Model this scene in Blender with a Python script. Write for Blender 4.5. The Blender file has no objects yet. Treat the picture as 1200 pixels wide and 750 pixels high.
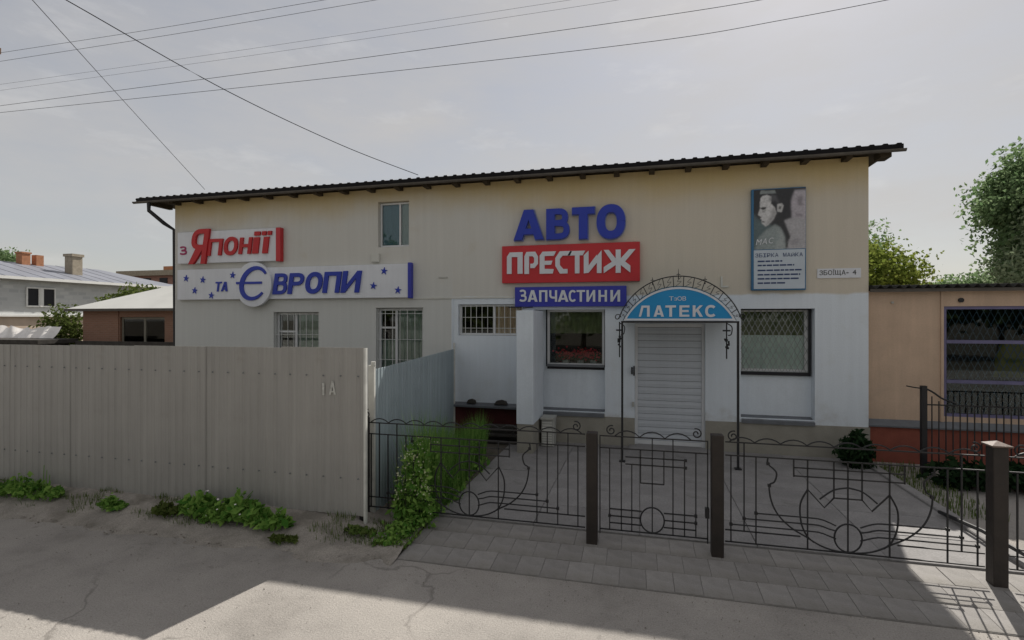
import bpy, bmesh, math, random
import numpy as np
from mathutils import Vector
R = math.radians
random.seed(7); RNG = np.random.default_rng(7)
S = bpy.context.scene
COL = S.collection
D = bpy.data

# ------------------------------------------------------------------ camera
cam = D.cameras.new('camera'); cam.sensor_width = 36; cam.lens = 18.0; cam.clip_start = .05; cam.clip_end = 3000
cam.shift_y = -2 / 1200
co = D.objects.new('camera', cam); COL.objects.link(co)
co.location = (0, 0, 2.5); co.rotation_euler = (R(90), 0, R(14)); S.camera = co

# ------------------------------------------------------------------ light
SUN_ELEV, SUN_AZ = R(43.2), R(16.5)          # azimuth measured from +Y towards +X
W = D.worlds.new('World'); S.world = W; W.use_nodes = True
nt = W.node_tree; N = nt.nodes; Lk = nt.links; N.clear()
wo = N.new('ShaderNodeOutputWorld'); bg = N.new('ShaderNodeBackground'); bg.inputs[1].default_value = .07
sky = N.new('ShaderNodeTexSky'); sky.sky_type = 'NISHITA'; sky.sun_disc = False
sky.sun_elevation = SUN_ELEV; sky.sun_rotation = SUN_AZ
sky.air_density = 1.0; sky.dust_density = .9; sky.ozone_density = 1.5
# thin high haze veiling the blue, with soft streaks of cloud
tc = N.new('ShaderNodeTexCoord'); mp = N.new('ShaderNodeMapping'); mp.inputs['Scale'].default_value = (1.0, 1.0, 3.2)
n1 = N.new('ShaderNodeTexNoise'); n1.inputs['Scale'].default_value = 1.7; n1.inputs['Detail'].default_value = 7; n1.inputs['Roughness'].default_value = .6
rp = N.new('ShaderNodeMapRange'); rp.inputs[1].default_value = .36; rp.inputs[2].default_value = .74
rp.inputs[3].default_value = .57; rp.inputs[4].default_value = .90
mx = N.new('ShaderNodeMix'); mx.data_type = 'RGBA'; mx.inputs[7].default_value = (6.5, 6.2, 5.85, 1)
Lk.new(tc.outputs['Generated'], mp.inputs[0]); Lk.new(mp.outputs[0], n1.inputs[0]); Lk.new(n1.outputs[0], rp.inputs[0])
Lk.new(rp.outputs[0], mx.inputs[0]); Lk.new(sky.outputs[0], mx.inputs[6]); n2 = N.new('ShaderNodeTexNoise'); n2.inputs['Scale'].default_value = 6.5; n2.inputs['Detail'].default_value = 8; n2.inputs['Roughness'].default_value = .62; Lk.new(mp.outputs[0], n2.inputs[0])
r2 = N.new('ShaderNodeMapRange'); r2.inputs[1].default_value = .56; r2.inputs[2].default_value = .78; r2.inputs[4].default_value = .26; Lk.new(n2.outputs[0], r2.inputs[0])
m2 = N.new('ShaderNodeMix'); m2.data_type = 'RGBA'; m2.inputs[7].default_value = (9.2, 9.1, 8.9, 1); Lk.new(r2.outputs[0], m2.inputs[0]); Lk.new(mx.outputs[2], m2.inputs[6]); Lk.new(m2.outputs[2], bg.inputs[0]); Lk.new(bg.outputs[0], wo.inputs[0])
sl = D.lights.new('sun', 'SUN'); sl.energy = 4.6; sl.angle = R(.55); sl.color = (1, .95, .87)
so = D.objects.new('sun', sl); COL.objects.link(so)
sd = Vector((math.sin(SUN_AZ) * math.cos(SUN_ELEV), math.cos(SUN_AZ) * math.cos(SUN_ELEV), math.sin(SUN_ELEV)))
so.rotation_euler = sd.to_track_quat('Z', 'Y').to_euler(); so.location = sd * 60
S.view_settings.view_transform = 'Standard'; S.view_settings.look = 'None'
S.view_settings.exposure = 0.35; S.view_settings.gamma = 1
S.cycles.max_bounces = 6; S.cycles.transparent_max_bounces = 12; S.cycles.use_denoising = True

# ------------------------------------------------------------------ glyph meshes (flat lettering, built-in font)
GLY = {}
def make_glyphs(chars, off):
    tmp = []
    for ch in chars:
        c = D.curves.new('t', 'FONT'); c.body = ch; c.size = 1; c.extrude = .5; c.offset = off; c.resolution_u = 4
        o = D.objects.new('t', c); COL.objects.link(o); tmp.append((ch, o))
    dg = bpy.context.evaluated_depsgraph_get()
    for ch, o in tmp:
        m = D.meshes.new_from_object(o.evaluated_get(dg))
        v = np.array([q.co[:] for q in m.vertices]); f = [tuple(p.vertices) for p in m.polygons]
        lo, hi = v.min(0), v.max(0)
        GLY[(ch, off)] = ((v - lo) / (hi - lo), f, hi - lo, lo)
        D.meshes.remove(m)
    for ch, o in tmp:
        c = o.data; D.objects.remove(o); D.curves.remove(c)
REG = 0.0
make_glyphs('ЗБОЇЩА-4ТзВІРКМЙMAC1', REG)

# ------------------------------------------------------------------ materials
MATS = {}
def nodes(name):
    m = D.materials.new(name); m.use_nodes = True; t = m.node_tree
    return m, t, t.nodes['Principled BSDF']
def mat(name, col, rough=.8, var=.15, scale=3.0, bump=0.0, bscale=40.0, spec=.3, metal=0.0, streak=0.0, dirt=None, dscale=1.2, dmin=.55, rnd=0.0, fine=0.0):
    """one procedural paint: base colour, two sizes of mottling, optional vertical streaks, stains of another colour, bump"""
    m, t, b = nodes(name); n = t.nodes; l = t.links
    b.inputs['Roughness'].default_value = rough; b.inputs['Specular IOR Level'].default_value = spec; b.inputs['Metallic'].default_value = metal
    tcn = n.new('ShaderNodeTexCoord')
    def noise(s, det=5, sc=(1, 1, 1)):
        mpn = n.new('ShaderNodeMapping'); mpn.inputs['Scale'].default_value = sc
        q = n.new('ShaderNodeTexNoise'); q.inputs['Scale'].default_value = s; q.inputs['Detail'].default_value = det; q.inputs['Roughness'].default_value = .62
        l.new(tcn.outputs['Object'], mpn.inputs[0]); l.new(mpn.outputs[0], q.inputs[0]); return q.outputs[0]
    def mul(c, fac_out, lo, hi, a=.3, z=.7):
        r = n.new('ShaderNodeMapRange'); r.inputs[1].default_value = a; r.inputs[2].default_value = z
        r.inputs[3].default_value = lo; r.inputs[4].default_value = hi; l.new(fac_out, r.inputs[0])
        x = n.new('ShaderNodeMix'); x.data_type = 'RGBA'; x.blend_type = 'MULTIPLY'; x.inputs[0].default_value = 1
        l.new(c, x.inputs[6]); l.new(r.outputs[0], x.inputs[7]); return x.outputs[2]
    rgb = n.new('ShaderNodeRGB'); rgb.outputs[0].default_value = (*col, 1); c = rgb.outputs[0]
    if var: c = mul(c, noise(scale), 1 - var, 1 + var)
    if fine: c = mul(c, noise(scale * 28, 3), 1 - fine, 1 + fine)
    if streak: c = mul(c, noise(1, 4, (9, 9, .45)), 1 - streak, 1 + streak * .5)
    if dirt:
        r = n.new('ShaderNodeMapRange'); r.inputs[1].default_value = dmin; r.inputs[2].default_value = dmin + .18; l.new(noise(dscale, 6), r.inputs[0])
        x = n.new('ShaderNodeMix'); x.data_type = 'RGBA'; x.inputs[7].default_value = (*dirt, 1)
        l.new(r.outputs[0], x.inputs[0]); l.new(c, x.inputs[6]); c = x.outputs[2]
    if rnd:
        oi = n.new('ShaderNodeObjectInfo'); c = mul(c, oi.outputs['Random'], 1 - rnd, 1 + rnd, 0, 1)
    l.new(c, b.inputs['Base Color'])
    if bump:
        bp = n.new('ShaderNodeBump'); bp.inputs['Strength'].default_value = bump; bp.inputs['Distance'].default_value = .01
        l.new(noise(bscale, 4), bp.inputs['Height']); l.new(bp.outputs[0], b.inputs['Normal'])
    MATS[name] = m; return m
def leafmat(name, col, col2, trans=.35):
    m = D.materials.new(name); m.use_nodes = True; t = m.node_tree; n = t.nodes; l = t.links; n.clear()
    o = n.new('ShaderNodeOutputMaterial'); df = n.new('ShaderNodeBsdfDiffuse'); tr = n.new('ShaderNodeBsdfTranslucent'); ms = n.new('ShaderNodeMixShader')
    ms.inputs[0].default_value = trans
    g = n.new('ShaderNodeNewGeometry'); x = n.new('ShaderNodeMix'); x.data_type = 'RGBA'
    x.inputs[6].default_value = (*col, 1); x.inputs[7].default_value = (*col2, 1)
    l.new(g.outputs['Random Per Island'], x.inputs[0]); l.new(x.outputs[2], df.inputs[0]); l.new(x.outputs[2], tr.inputs[0])
    l.new(df.outputs[0], ms.inputs[1]); l.new(tr.outputs[0], ms.inputs[2]); l.new(ms.outputs[0], o.inputs[0]); MATS[name] = m; return m
def glassmat(name, tint=.75, col=(.9, .95, .95)):
    m = D.materials.new(name); m.use_nodes = True; t = m.node_tree; n = t.nodes; l = t.links; n.clear()
    o = n.new('ShaderNodeOutputMaterial'); tr = n.new('ShaderNodeBsdfTransparent'); tr.inputs[0].default_value = tuple(tint * q for q in col) + (1,)
    gl = n.new('ShaderNodeBsdfGlossy'); gl.inputs['Roughness'].default_value = .02; fr = n.new('ShaderNodeFresnel'); fr.inputs[0].default_value = 1.5
    ms = n.new('ShaderNodeMixShader'); l.new(fr.outputs[0], ms.inputs[0]); l.new(tr.outputs[0], ms.inputs[1]); l.new(gl.outputs[0], ms.inputs[2]); l.new(ms.outputs[0], o.inputs[0])
    MATS[name] = m; return m
def asphaltmat():
    m, t, b = nodes('asphalt'); n = t.nodes; l = t.links; b.inputs['Roughness'].default_value = .9; b.inputs['Specular IOR Level'].default_value = .2
    tcn = n.new('ShaderNodeTexCoord')
    def noise(s, det=5, r=.6, vec=None):
        q = n.new('ShaderNodeTexNoise'); q.inputs['Scale'].default_value = s; q.inputs['Detail'].default_value = det; q.inputs['Roughness'].default_value = r
        l.new(vec or tcn.outputs['Object'], q.inputs[0]); return q
    def ramp(f, pts):
        r = n.new('ShaderNodeValToRGB'); e = r.color_ramp.elements
        while len(e) < len(pts): e.new(.5)
        for k, (p, c) in enumerate(pts): e[k].position = p; e[k].color = (*c, 1)
        l.new(f, r.inputs[0]); return r.outputs[0]
    base = ramp(noise(.6, 8, .68).outputs[0], [(.3, (.22, .205, .188)), (.47, (.33, .308, .285)), (.58, (.37, .345, .318)), (.74, (.45, .42, .385))])
    sp = ramp(noise(75, 4, .8).outputs[0], [(.30, (.45, .45, .45)), (.45, (.92, .92, .92)), (.6, (1.08, 1.08, 1.08)), (.78, (1.7, 1.67, 1.62))])
    x = n.new('ShaderNodeMix'); x.data_type = 'RGBA'; x.blend_type = 'MULTIPLY'; x.inputs[0].default_value = .85; l.new(base, x.inputs[6]); l.new(sp, x.inputs[7])
    # cracks: edges of warped cells, only where a broad mask lets them through
    w = noise(1.6, 4); vm = n.new('ShaderNodeMix'); vm.data_type = 'VECTOR'; vm.inputs[0].default_value = .35
    l.new(tcn.outputs['Object'], vm.inputs[4]); l.new(w.outputs['Color'], vm.inputs[5])
    vo = n.new('ShaderNodeTexVoronoi'); vo.feature = 'DISTANCE_TO_EDGE'; vo.inputs['Scale'].default_value = .75; l.new(vm.outputs[1], vo.inputs[0])
    cr = n.new('ShaderNodeMapRange'); cr.inputs[1].default_value = .0; cr.inputs[2].default_value = .012; cr.inputs[3].default_value = 1; cr.inputs[4].default_value = 0; l.new(vo.outputs[0], cr.inputs[0])
    mk = n.new('ShaderNodeMapRange'); mk.inputs[1].default_value = .5; mk.inputs[2].default_value = .58; l.new(noise(.55, 3).outputs[0], mk.inputs[0])
    mm = n.new('ShaderNodeMath'); mm.operation = 'MULTIPLY'; l.new(cr.outputs[0], mm.inputs[0]); l.new(mk.outputs[0], mm.inputs[1])
    y = n.new('ShaderNodeMix'); y.data_type = 'RGBA'; y.inputs[7].default_value = (.12, .11, .10, 1); hf = n.new('ShaderNodeMath'); hf.operation = 'MULTIPLY'; hf.inputs[1].default_value = .55; l.new(mm.outputs[0], hf.inputs[0]); l.new(hf.outputs[0], y.inputs[0]); l.new(x.outputs[2], y.inputs[6])
    pit = n.new('ShaderNodeMapRange'); pit.inputs[1].default_value = .60; pit.inputs[2].default_value = .70; pit.inputs[4].default_value = .45; l.new(noise(7.5, 6, .7).outputs[0], pit.inputs[0])
    yp = n.new('ShaderNodeMix'); yp.data_type = 'RGBA'; yp.inputs[7].default_value = (.16, .15, .138, 1); l.new(pit.outputs[0], yp.inputs[0]); l.new(y.outputs[2], yp.inputs[6]); y = yp
    # oil and damp spots
    ds = n.new('ShaderNodeMapRange'); ds.inputs[1].default_value = .66; ds.inputs[2].default_value = .75; ds.inputs[4].default_value = .5; l.new(noise(3.2, 5).outputs[0], ds.inputs[0])
    z = n.new('ShaderNodeMix'); z.data_type = 'RGBA'; z.inputs[7].default_value = (.15, .138, .125, 1); l.new(ds.outputs[0], z.inputs[0]); l.new(y.outputs[2], z.inputs[6])
    l.new(z.outputs[2], b.inputs['Base Color'])
    bp = n.new('ShaderNodeBump'); bp.inputs['Strength'].default_value = .8; bp.inputs['Distance'].default_value = .012
    l.new(noise(55, 5, .75).outputs[0], bp.inputs['Height']); l.new(bp.outputs[0], b.inputs['Normal']); MATS['asphalt'] = m
def brickmat(name, c1, c2, mortar, scale, w=.5, h=.25, ms=.02):
    m, t, b = nodes(name); n = t.nodes; l = t.links; b.inputs['Roughness'].default_value = .9
    tcn = n.new('ShaderNodeTexCoord'); sx = n.new('ShaderNodeSeparateXYZ'); ad = n.new('ShaderNodeMath'); cx = n.new('ShaderNodeCombineXYZ')
    l.new(tcn.outputs['Object'], sx.inputs[0]); l.new(sx.outputs[0], ad.inputs[0]); l.new(sx.outputs[1], ad.inputs[1]); l.new(ad.outputs[0], cx.inputs[0]); l.new(sx.outputs[2], cx.inputs[1])
    q = n.new('ShaderNodeTexBrick'); q.inputs['Color1'].default_value = (*c1, 1); q.inputs['Color2'].default_value = (*c2, 1); q.inputs['Mortar'].default_value = (*mortar, 1)
    q.inputs['Scale'].default_value = scale; q.inputs['Brick Width'].default_value = w; q.inputs['Row Height'].default_value = h; q.inputs['Mortar Size'].default_value = ms
    l.new(cx.outputs[0], q.inputs[0]); l.new(q.outputs[0], b.inputs['Base Color']); MATS[name] = m

def wallmat():
    m, t, b = nodes('front_paint'); n = t.nodes; l = t.links; b.inputs['Roughness'].default_value = .9; b.inputs['Specular IOR Level'].default_value = .2
    tcn = n.new('ShaderNodeTexCoord'); sx = n.new('ShaderNodeSeparateXYZ'); l.new(tcn.outputs['Object'], sx.inputs[0])
    def noise(s, det=5, sc=(1, 1, 1), r=.6):
        mpn = n.new('ShaderNodeMapping'); mpn.inputs['Scale'].default_value = sc; q = n.new('ShaderNodeTexNoise'); q.inputs['Scale'].default_value = s; q.inputs['Detail'].default_value = det; q.inputs['Roughness'].default_value = r
        l.new(tcn.outputs['Object'], mpn.inputs[0]); l.new(mpn.outputs[0], q.inputs[0]); return q.outputs[0]
    def math_(op, a, bb):
        q = n.new('ShaderNodeMath'); q.operation = op
        for k, v in enumerate((a, bb)):
            if isinstance(v, (int, float)): q.inputs[k].default_value = v
            else: l.new(v, q.inputs[k])
        return q.outputs[0]
    def rng(v, a, bb, lo=0.0, hi=1.0):
        q = n.new('ShaderNodeMapRange'); q.interpolation_type = 'SMOOTHSTEP'; q.inputs[1].default_value = a; q.inputs[2].default_value = bb; q.inputs[3].default_value = lo; q.inputs[4].default_value = hi; l.new(v, q.inputs[0]); return q.outputs[0]
    def mix(f, a, bb, mode='MIX'):
        q = n.new('ShaderNodeMix'); q.data_type = 'RGBA'; q.blend_type = mode
        if isinstance(f, (int, float)): q.inputs[0].default_value = f
        else: l.new(f, q.inputs[0])
        for k, v in ((6, a), (7, bb)):
            if isinstance(v, tuple): q.inputs[k].default_value = (*v, 1)
            else: l.new(v, q.inputs[k])
        return q.outputs[2]
    big = noise(.55, 5); mid = noise(2.2, 6); z = sx.outputs[2]; x = sx.outputs[0]
    zb = math_('ADD', z, math_('MULTIPLY', math_('SUBTRACT', mid, .5), .10))
    # yellower, deeper cream towards the eave, paler and greyer lower down
    near_eave = rng(math_('ADD', z, math_('MULTIPLY', math_('SUBTRACT', big, .5), .9)), 4.5, 5.3)
    cream = mix(near_eave, (.60, .545, .45), (.58, .47, .28)); cream = mix(rng(mid, .55, .75, 0, .5), cream, (.55, .50, .41))
    lower_cream = mix(rng(math_('ADD', x, math_('MULTIPLY', math_('SUBTRACT', big, .5), 3.0)), .4, 3.2), (.60, .59, .55), (.59, .54, .455)); cream = mix(near_eave, lower_cream, (.56, .435, .22)); cream = mix(rng(mid, .55, .75, 0, .4), cream, (.55, .51, .43))
    low_l = mix(rng(math_('ADD', z, math_('MULTIPLY', math_('SUBTRACT', big, .5), .8)), 2.3, 3.9), (.595, .605, .585), cream)
    white = mix(rng(mid, .52, .72, 0, .6), (.69, .745, .80), (.63, .67, .69))
    right = mix(rng(zb, 2.905, 2.955), white, cream)
    c = mix(rng(x, -.27, -.23), low_l, right)
    # thin run-off streaks and splashed dirt near the ground
    st = noise(1, 4, (11, 11, .4)); c = mix(1.0, c, rng(st, .3, .75, .972, 1.018), 'MULTIPLY')
    sp = math_('MULTIPLY', rng(z, .55, 1.15, 1, 0), rng(mid, .42, .66)); c = mix(math_('MULTIPLY', sp, .45), c, (.36, .33, .29))
    fn = noise(60, 3); c = mix(1.0, c, rng(fn, .3, .7, .96, 1.03), 'MULTIPLY')
    l.new(c, b.inputs['Base Color'])
    bp = n.new('ShaderNodeBump'); bp.inputs['Strength'].default_value = .35; bp.inputs['Distance'].default_value = .01; l.new(noise(38, 5, r=.7), bp.inputs['Height']); l.new(bp.outputs[0], b.inputs['Normal']); MATS['front_paint'] = m
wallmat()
asphaltmat()
mat('earth', (.12, .105, .085), .95, .3, 2.5, .8, 30, fine=.25, dirt=(.06, .075, .03), dscale=2.2, dmin=.56)
mat('verge_soil', (.29, .265, .235), .95, .22, 3, .9, 45, fine=.25, dirt=(.17, .155, .13), dscale=2.6, dmin=.52)
mat('slab', (.275, .262, .25), .9, .18, 5, .5, 60, fine=.18, rnd=.08, dirt=(.20, .188, .17), dscale=1.6, dmin=.5)
mat('concrete', (.255, .247, .245), .88, .18, 1.6, .4, 60, fine=.16, rnd=.06, dirt=(.14, .135, .13), dscale=1.1, dmin=.56)
mat('joint', (.20, .19, .178), .95, .2, 8)
mat('cream', (.585, .50, .375), .9, .06, 1.1, .25, 90, streak=.05, fine=.03, dirt=(.575, .525, .435), dscale=.55, dmin=.45)
mat('pale_cream', (.60, .60, .555), .9, .06, 1.1, .25, 90, streak=.06, fine=.03)
mat('whitewash', (.68, .735, .79), .85, .07, 1.3, .25, 90, streak=.05, fine=.03, dirt=(.60, .65, .70), dscale=1.4, dmin=.6)
mat('plinth_grey', (.30, .285, .245), .9, .12, 3, .4, 60, fine=.08)
mat('plinth_wine', (.085, .022, .022), .8, .25, 5, .3, 40)
mat('plinth_orange', (.26, .08, .055), .85, .15, 4, .3, 50, fine=.06)
mat('tan_render', (.565, .42, .31), .9, .10, 1.5, .35, 70, streak=.08, fine=.05, dirt=(.47, .355, .27), dscale=1.3, dmin=.56)
mat('flashing', (.13, .14, .155), .5, .15, 6, spec=.5)
mat('roof_metal', (.008, .007, .008), .6, .3, 3, spec=.15)
mat('gutter_grey', (.10, .09, .078), .6, .2, 6)
mat('rafter_wood', (.06, .045, .028), .85, .3, 8, .3, 40)
mat('slate_sheet', (.045, .044, .042), .9, .25, 3, .4, 40)
mat('fence_sheet', (.335, .325, .305), .6, .10, .7, streak=.10, spec=.4, rnd=.03, dirt=(.27, .25, .22), dscale=1.2, dmin=.58)
mat('side_sheet', (.34, .405, .435), .55, .09, .9, streak=.13, spec=.4, rnd=.03, dirt=(.24, .29, .32), dscale=1.0, dmin=.56)
mat('mark_paint', (.50, .50, .47), .8, .25, 30)
mat('white_edge', (.62, .62, .58), .7, .15, 6)
mat('iron', (.011, .011, .013), .55, .25, 10, spec=.5)
mat('post_brown', (.022, .016, .013), .6, .3, 7, .3, 30, spec=.5, dirt=(.04, .025, .018), dscale=5, dmin=.6)
mat('post_cap', (.16, .115, .095), .6, .3, 9, .4, 40, spec=.4)
mat('sign_white', (.72, .74, .78), .45, .05, 2, spec=.4, streak=.05)
mat('sign_red', (.52, .022, .030), .4, .06, 2, spec=.5)
mat('sign_blue', (.030, .038, .36), .4, .06, 2, spec=.5)
mat('letter_red', (.50, .018, .022), .4, .05, 3, spec=.4)
mat('letter_blue', (.022, .045, .38), .4, .05, 3, spec=.4)
mat('letter_edge', (.25, .30, .52), .5, .05, 3)
mat('letter_white', (.66, .68, .72), .5, .05, 3)
mat('letter_purple', (.36, .03, .12), .5, .05, 3)
mat('canopy_blue', (.008, .25, .54), .4, .05, 2, spec=.5)
mat('canopy_roof', (.05, .16, .24), .4, .1, 4)
mat('shutter', (.53, .56, .60), .5, .05, 3, spec=.4, streak=.05)
mat('frame_white', (.66, .67, .68), .5, .05, 5)
mat('frame_dark', (.015, .015, .02), .5, .1, 5)
mat('frame_wood', (.22, .20, .16), .6, .15, 8)
mat('frame_violet', (.15, .14, .25), .5, .12, 5)
mat('grille_white', (.60, .61, .60), .5, .05, 5)
mat('grille_violet', (.30, .30, .38), .5, .1, 5)
mat('grille_faint', (.30, .32, .31), .5, .1, 5)
mat('grille_dark', (.16, .17, .20), .5, .1, 5)
mat('curtain_tan', (.75, .50, .34), .9, .12, 5)
mat('curtain_olive', (.17, .18, .09), .9, .15, 6)
mat('reflection_green', (.34, .39, .32), .9, .15, 5)  # grey-green reflection in the left windows, put into a colour
mat('curtain_lace', (.86, .90, .84), .9, .10, 10)
mat('blind_teal', (.11, .22, .27), .6, .06, 3)
mat('blind_pale', (.42, .45, .42), .7, .06, 3)
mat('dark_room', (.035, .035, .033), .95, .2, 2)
mat('petal_red', (.60, .03, .05), .6, .2, 20)
mat('petal_white', (.75, .72, .70), .6, .1, 20)
mat('petal_yellow', (.75, .62, .05), .6, .1, 20)
mat('cloth_yellow', (.62, .42, .06), .8, .1, 6)
mat('plastic_pale', (.42, .42, .39), .6, .1, 6)
mat('poster_paper', (.50, .56, .62), .5, .05, 4)
mat('poster_frame', (.05, .16, .30), .45, .1, 4)
mat('poster_black', (.030, .030, .034), .5, .2, 6)
mat('poster_grey', (.13, .17, .18), .5, .2, 5)
mat('poster_skin', (.56, .555, .56), .5, .08, 9)
mat('poster_mist', (.42, .39, .43), .5, .25, 9)
mat('poster_mid', (.25, .28, .28), .5, .12, 7)
mat('ink_blue', (.035, .06, .15), .6, .1, 5)
mat('ink_black', (.03, .03, .03), .6, .1, 5)
mat('bark', (.10, .08, .06), .95, .3, 6, .8, 20)
mat('pole_wood', (.17, .11, .07), .9, .3, 5, .5, 20)
mat('wire', (.03, .03, .035), .6, 0)
mat('porcelain', (.35, .22, .16), .3, .1, 10)
mat('far_roof', (.19, .20, .235), .5, .12, .6, spec=.5)
mat('pale_roof', (.62, .62, .59), .7, .08, .7)
mat('white_trim', (.78, .78, .76), .6, .05, 3)
mat('lower_beige', (.55, .45, .36), .9, .12, 1)
mat('brick_orange', (.40, .185, .10), .9, .2, 6, fine=.15)
mat('brick_drab', (.33, .285, .22), .9, .2, 6, fine=.15)
mat('tarp_white', (.80, .77, .74), .5, .10, 3)
mat('old_panel', (.52, .53, .50), .8, .08, 2)
mat('old_wood', (.055, .05, .045), .9, .3, 6)
brickmat('white_brick', (.62, .63, .62), (.46, .475, .48), (.55, .56, .56), 1.0, .55, .25, .035)
brickmat('orange_brick', (.31, .165, .11), (.27, .145, .095), (.30, .20, .15), 1.0, .25, .075, .008)
brickmat('far_brick', (.26, .12, .09), (.30, .16, .12), (.3, .2, .16), 1.0, .5, .2, .02)
glassmat('glass', .98); glassmat('glass_dark', .75, (.8, .95, .98))
leafmat('leaf_weed', (.07, .19, .032), (.27, .43, .10))
leafmat('leaf_tall', (.08, .21, .042), (.25, .40, .10))
leafmat('leaf_bloom', (.40, .45, .22), (.62, .62, .45))
leafmat('leaf_grass', (.08, .14, .03), (.15, .19, .06))
leafmat('leaf_dark', (.012, .030, .014), (.03, .055, .024), .15)
leafmat('leaf_tree', (.11, .185, .08), (.24, .32, .17), .5)
leafmat('leaf_tree_pale', (.20, .26, .16), (.34, .40, .26), .5)
leafmat('leaf_yellow', (.14, .19, .035), (.22, .26, .06), .45)
leafmat('leaf_olive', (.07, .10, .025), (.13, .16, .05), .35)

# ------------------------------------------------------------------ helpers
class MB:
    """collects shapes in world metres, then links them as ONE mesh object"""
    def __init__(s): s.v = []; s.f = []; s.mi = []; s.cur = 0
    def add(s, v, f):
        k = len(s.v); s.v += [tuple(q) for q in v]; s.f += [tuple(i + k for i in q) for q in f]; s.mi += [s.cur] * len(f); return s
    def box(s, x0, x1, y0, y1, z0, z1):
        return s.add([(x0, y0, z0), (x1, y0, z0), (x1, y1, z0), (x0, y1, z0), (x0, y0, z1), (x1, y0, z1), (x1, y1, z1), (x0, y1, z1)],
                     [(0, 3, 2, 1), (4, 5, 6, 7), (0, 1, 5, 4), (1, 2, 6, 5), (2, 3, 7, 6), (3, 0, 4, 7)])
    def tube(s, pts, r, n=6, closed=False, r1=None):
        P = [Vector(p) for p in pts]; m = len(P); vs = []; up0 = Vector((0, 1, 0))
        for i, p in enumerate(P):
            a = P[(i - 1) % m] if (i or closed) else p; b = P[(i + 1) % m] if (i < m - 1 or closed) else p
            t = (b - a).normalized() if (b - a).length > 1e-9 else Vector((0, 0, 1))
            u = up0 if abs(t.dot(up0)) < .95 else Vector((1, 0, 0))
            e1 = t.cross(u).normalized(); e2 = t.cross(e1)
            rr = r if r1 is None else r + (r1 - r) * i / max(1, m - 1)
            for k in range(n):
                g = 2 * math.pi * (k + .5) / n; vs.append(p + (e1 * math.cos(g) + e2 * math.sin(g)) * rr)
        fs = []
        for i in range(m if closed else m - 1):
            j = (i + 1) % m
            for k in range(n):
                h = (k + 1) % n; fs.append((i * n + k, i * n + h, j * n + h, j * n + k))
        if not closed: fs += [tuple(range(n))[::-1], tuple(range((m - 1) * n, m * n))]
        return s.add(vs, fs)
    def prism(s, poly, y0, y1):
        """outline in x, z; from y0 (front) to y1 (back)"""
        n = len(poly); v = [(x, y0, z) for x, z in poly] + [(x, y1, z) for x, z in poly]
        return s.add(v, [tuple(range(n)), tuple(range(2 * n - 1, n - 1, -1))] + [((i + 1) % n, i, n + i, n + (i + 1) % n) for i in range(n)])
    def build(s, name, m, parent=None, loc=None, smooth=False, bevel=0):
        me = D.meshes.new(name); base = loc if loc is not None else (base_of(parent) if parent else (0, 0, 0))
        me.from_pydata([(x - base[0], y - base[1], z - base[2]) for x, y, z in s.v], [], s.f)
        ms = m if isinstance(m, (list, tuple)) else [m]
        for q in ms: me.materials.append(MATS[q])
        if len(ms) > 1: me.polygons.foreach_set('material_index', s.mi)
        bm = bmesh.new(); bm.from_mesh(me); bmesh.ops.recalc_face_normals(bm, faces=bm.faces)
        if bevel: bmesh.ops.bevel(bm, geom=[e for e in bm.edges], offset=bevel, segments=1, affect='EDGES', clamp_overlap=True)
        bm.to_mesh(me); bm.free()
        if smooth: me.polygons.foreach_set('use_smooth', [True] * len(me.polygons))
        o = D.objects.new(name, me); COL.objects.link(o)
        if parent:
            o.parent = parent; pb = base_of(parent); o.location = (base[0] - pb[0], base[1] - pb[1], base[2] - pb[2])
        else: o.location = base
        return o
def base_of(o):
    p = Vector((0, 0, 0))
    while o: p = p + o.location; o = o.parent
    return tuple(p)
def tag(o, label=None, cat=None, group=None, kind=None):
    if label: o['label'] = label
    if cat: o['category'] = cat
    if group: o['group'] = group
    if kind: o['kind'] = kind
    return o
def thing(name, label, cat, loc, group=None):
    o = D.objects.new(name, None); o.empty_display_size = .1; COL.objects.link(o); o.location = loc
    return tag(o, label, cat, group)
def shared(me, name, parent, loc, rot=None, scale=None):
    o = D.objects.new(name, me); COL.objects.link(o); o.parent = parent; b = base_of(parent) if parent else (0, 0, 0)
    o.location = [loc[i] - b[i] for i in range(3)]
    if rot: o.rotation_euler = rot
    if scale: o.scale = scale
    return o
def glyph(ch, x0, x1, z0, z1, yf, yb, off=REG, shear=0.0):
    v, f, ext, lo = GLY[(ch, off)]
    mb = MB(); H = z1 - z0; w = (x1 - x0) - abs(shear) * H
    pts = [(x0 + (q[0]) * w + shear * H * q[1], yb + (yf - yb) * q[2], z0 + q[1] * H) for q in v]
    return mb.add(pts, f)
def ribbon(mb, pts, w, y0, y1):
    """a flat band of width w (number or function of 0..1) along a path in x, z, with its own thickness"""
    P = [Vector((p[0], p[1])) for p in pts]; n = len(P); A, B = [], []
    for i, p in enumerate(P):
        t = (P[min(i + 1, n - 1)] - P[max(i - 1, 0)]).normalized(); q = Vector((-t.y, t.x)); ww = w(i / (n - 1)) if callable(w) else w
        A.append(p + q * ww / 2); B.append(p - q * ww / 2)
    v = [(p.x, y0, p.y) for p in A] + [(p.x, y0, p.y) for p in B] + [(p.x, y1, p.y) for p in A] + [(p.x, y1, p.y) for p in B]; f = []
    for i in range(n - 1):
        f += [(i, i + 1, n + i + 1, n + i), (2 * n + i, 3 * n + i, 3 * n + i + 1, 2 * n + i + 1), (i, 2 * n + i, 2 * n + i + 1, i + 1), (n + i, n + i + 1, 3 * n + i + 1, 3 * n + i)]
    f += [(0, n, 3 * n, 2 * n), (n - 1, 3 * n - 1, 4 * n - 1, 2 * n - 1)]
    mb.add(v, f)
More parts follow.
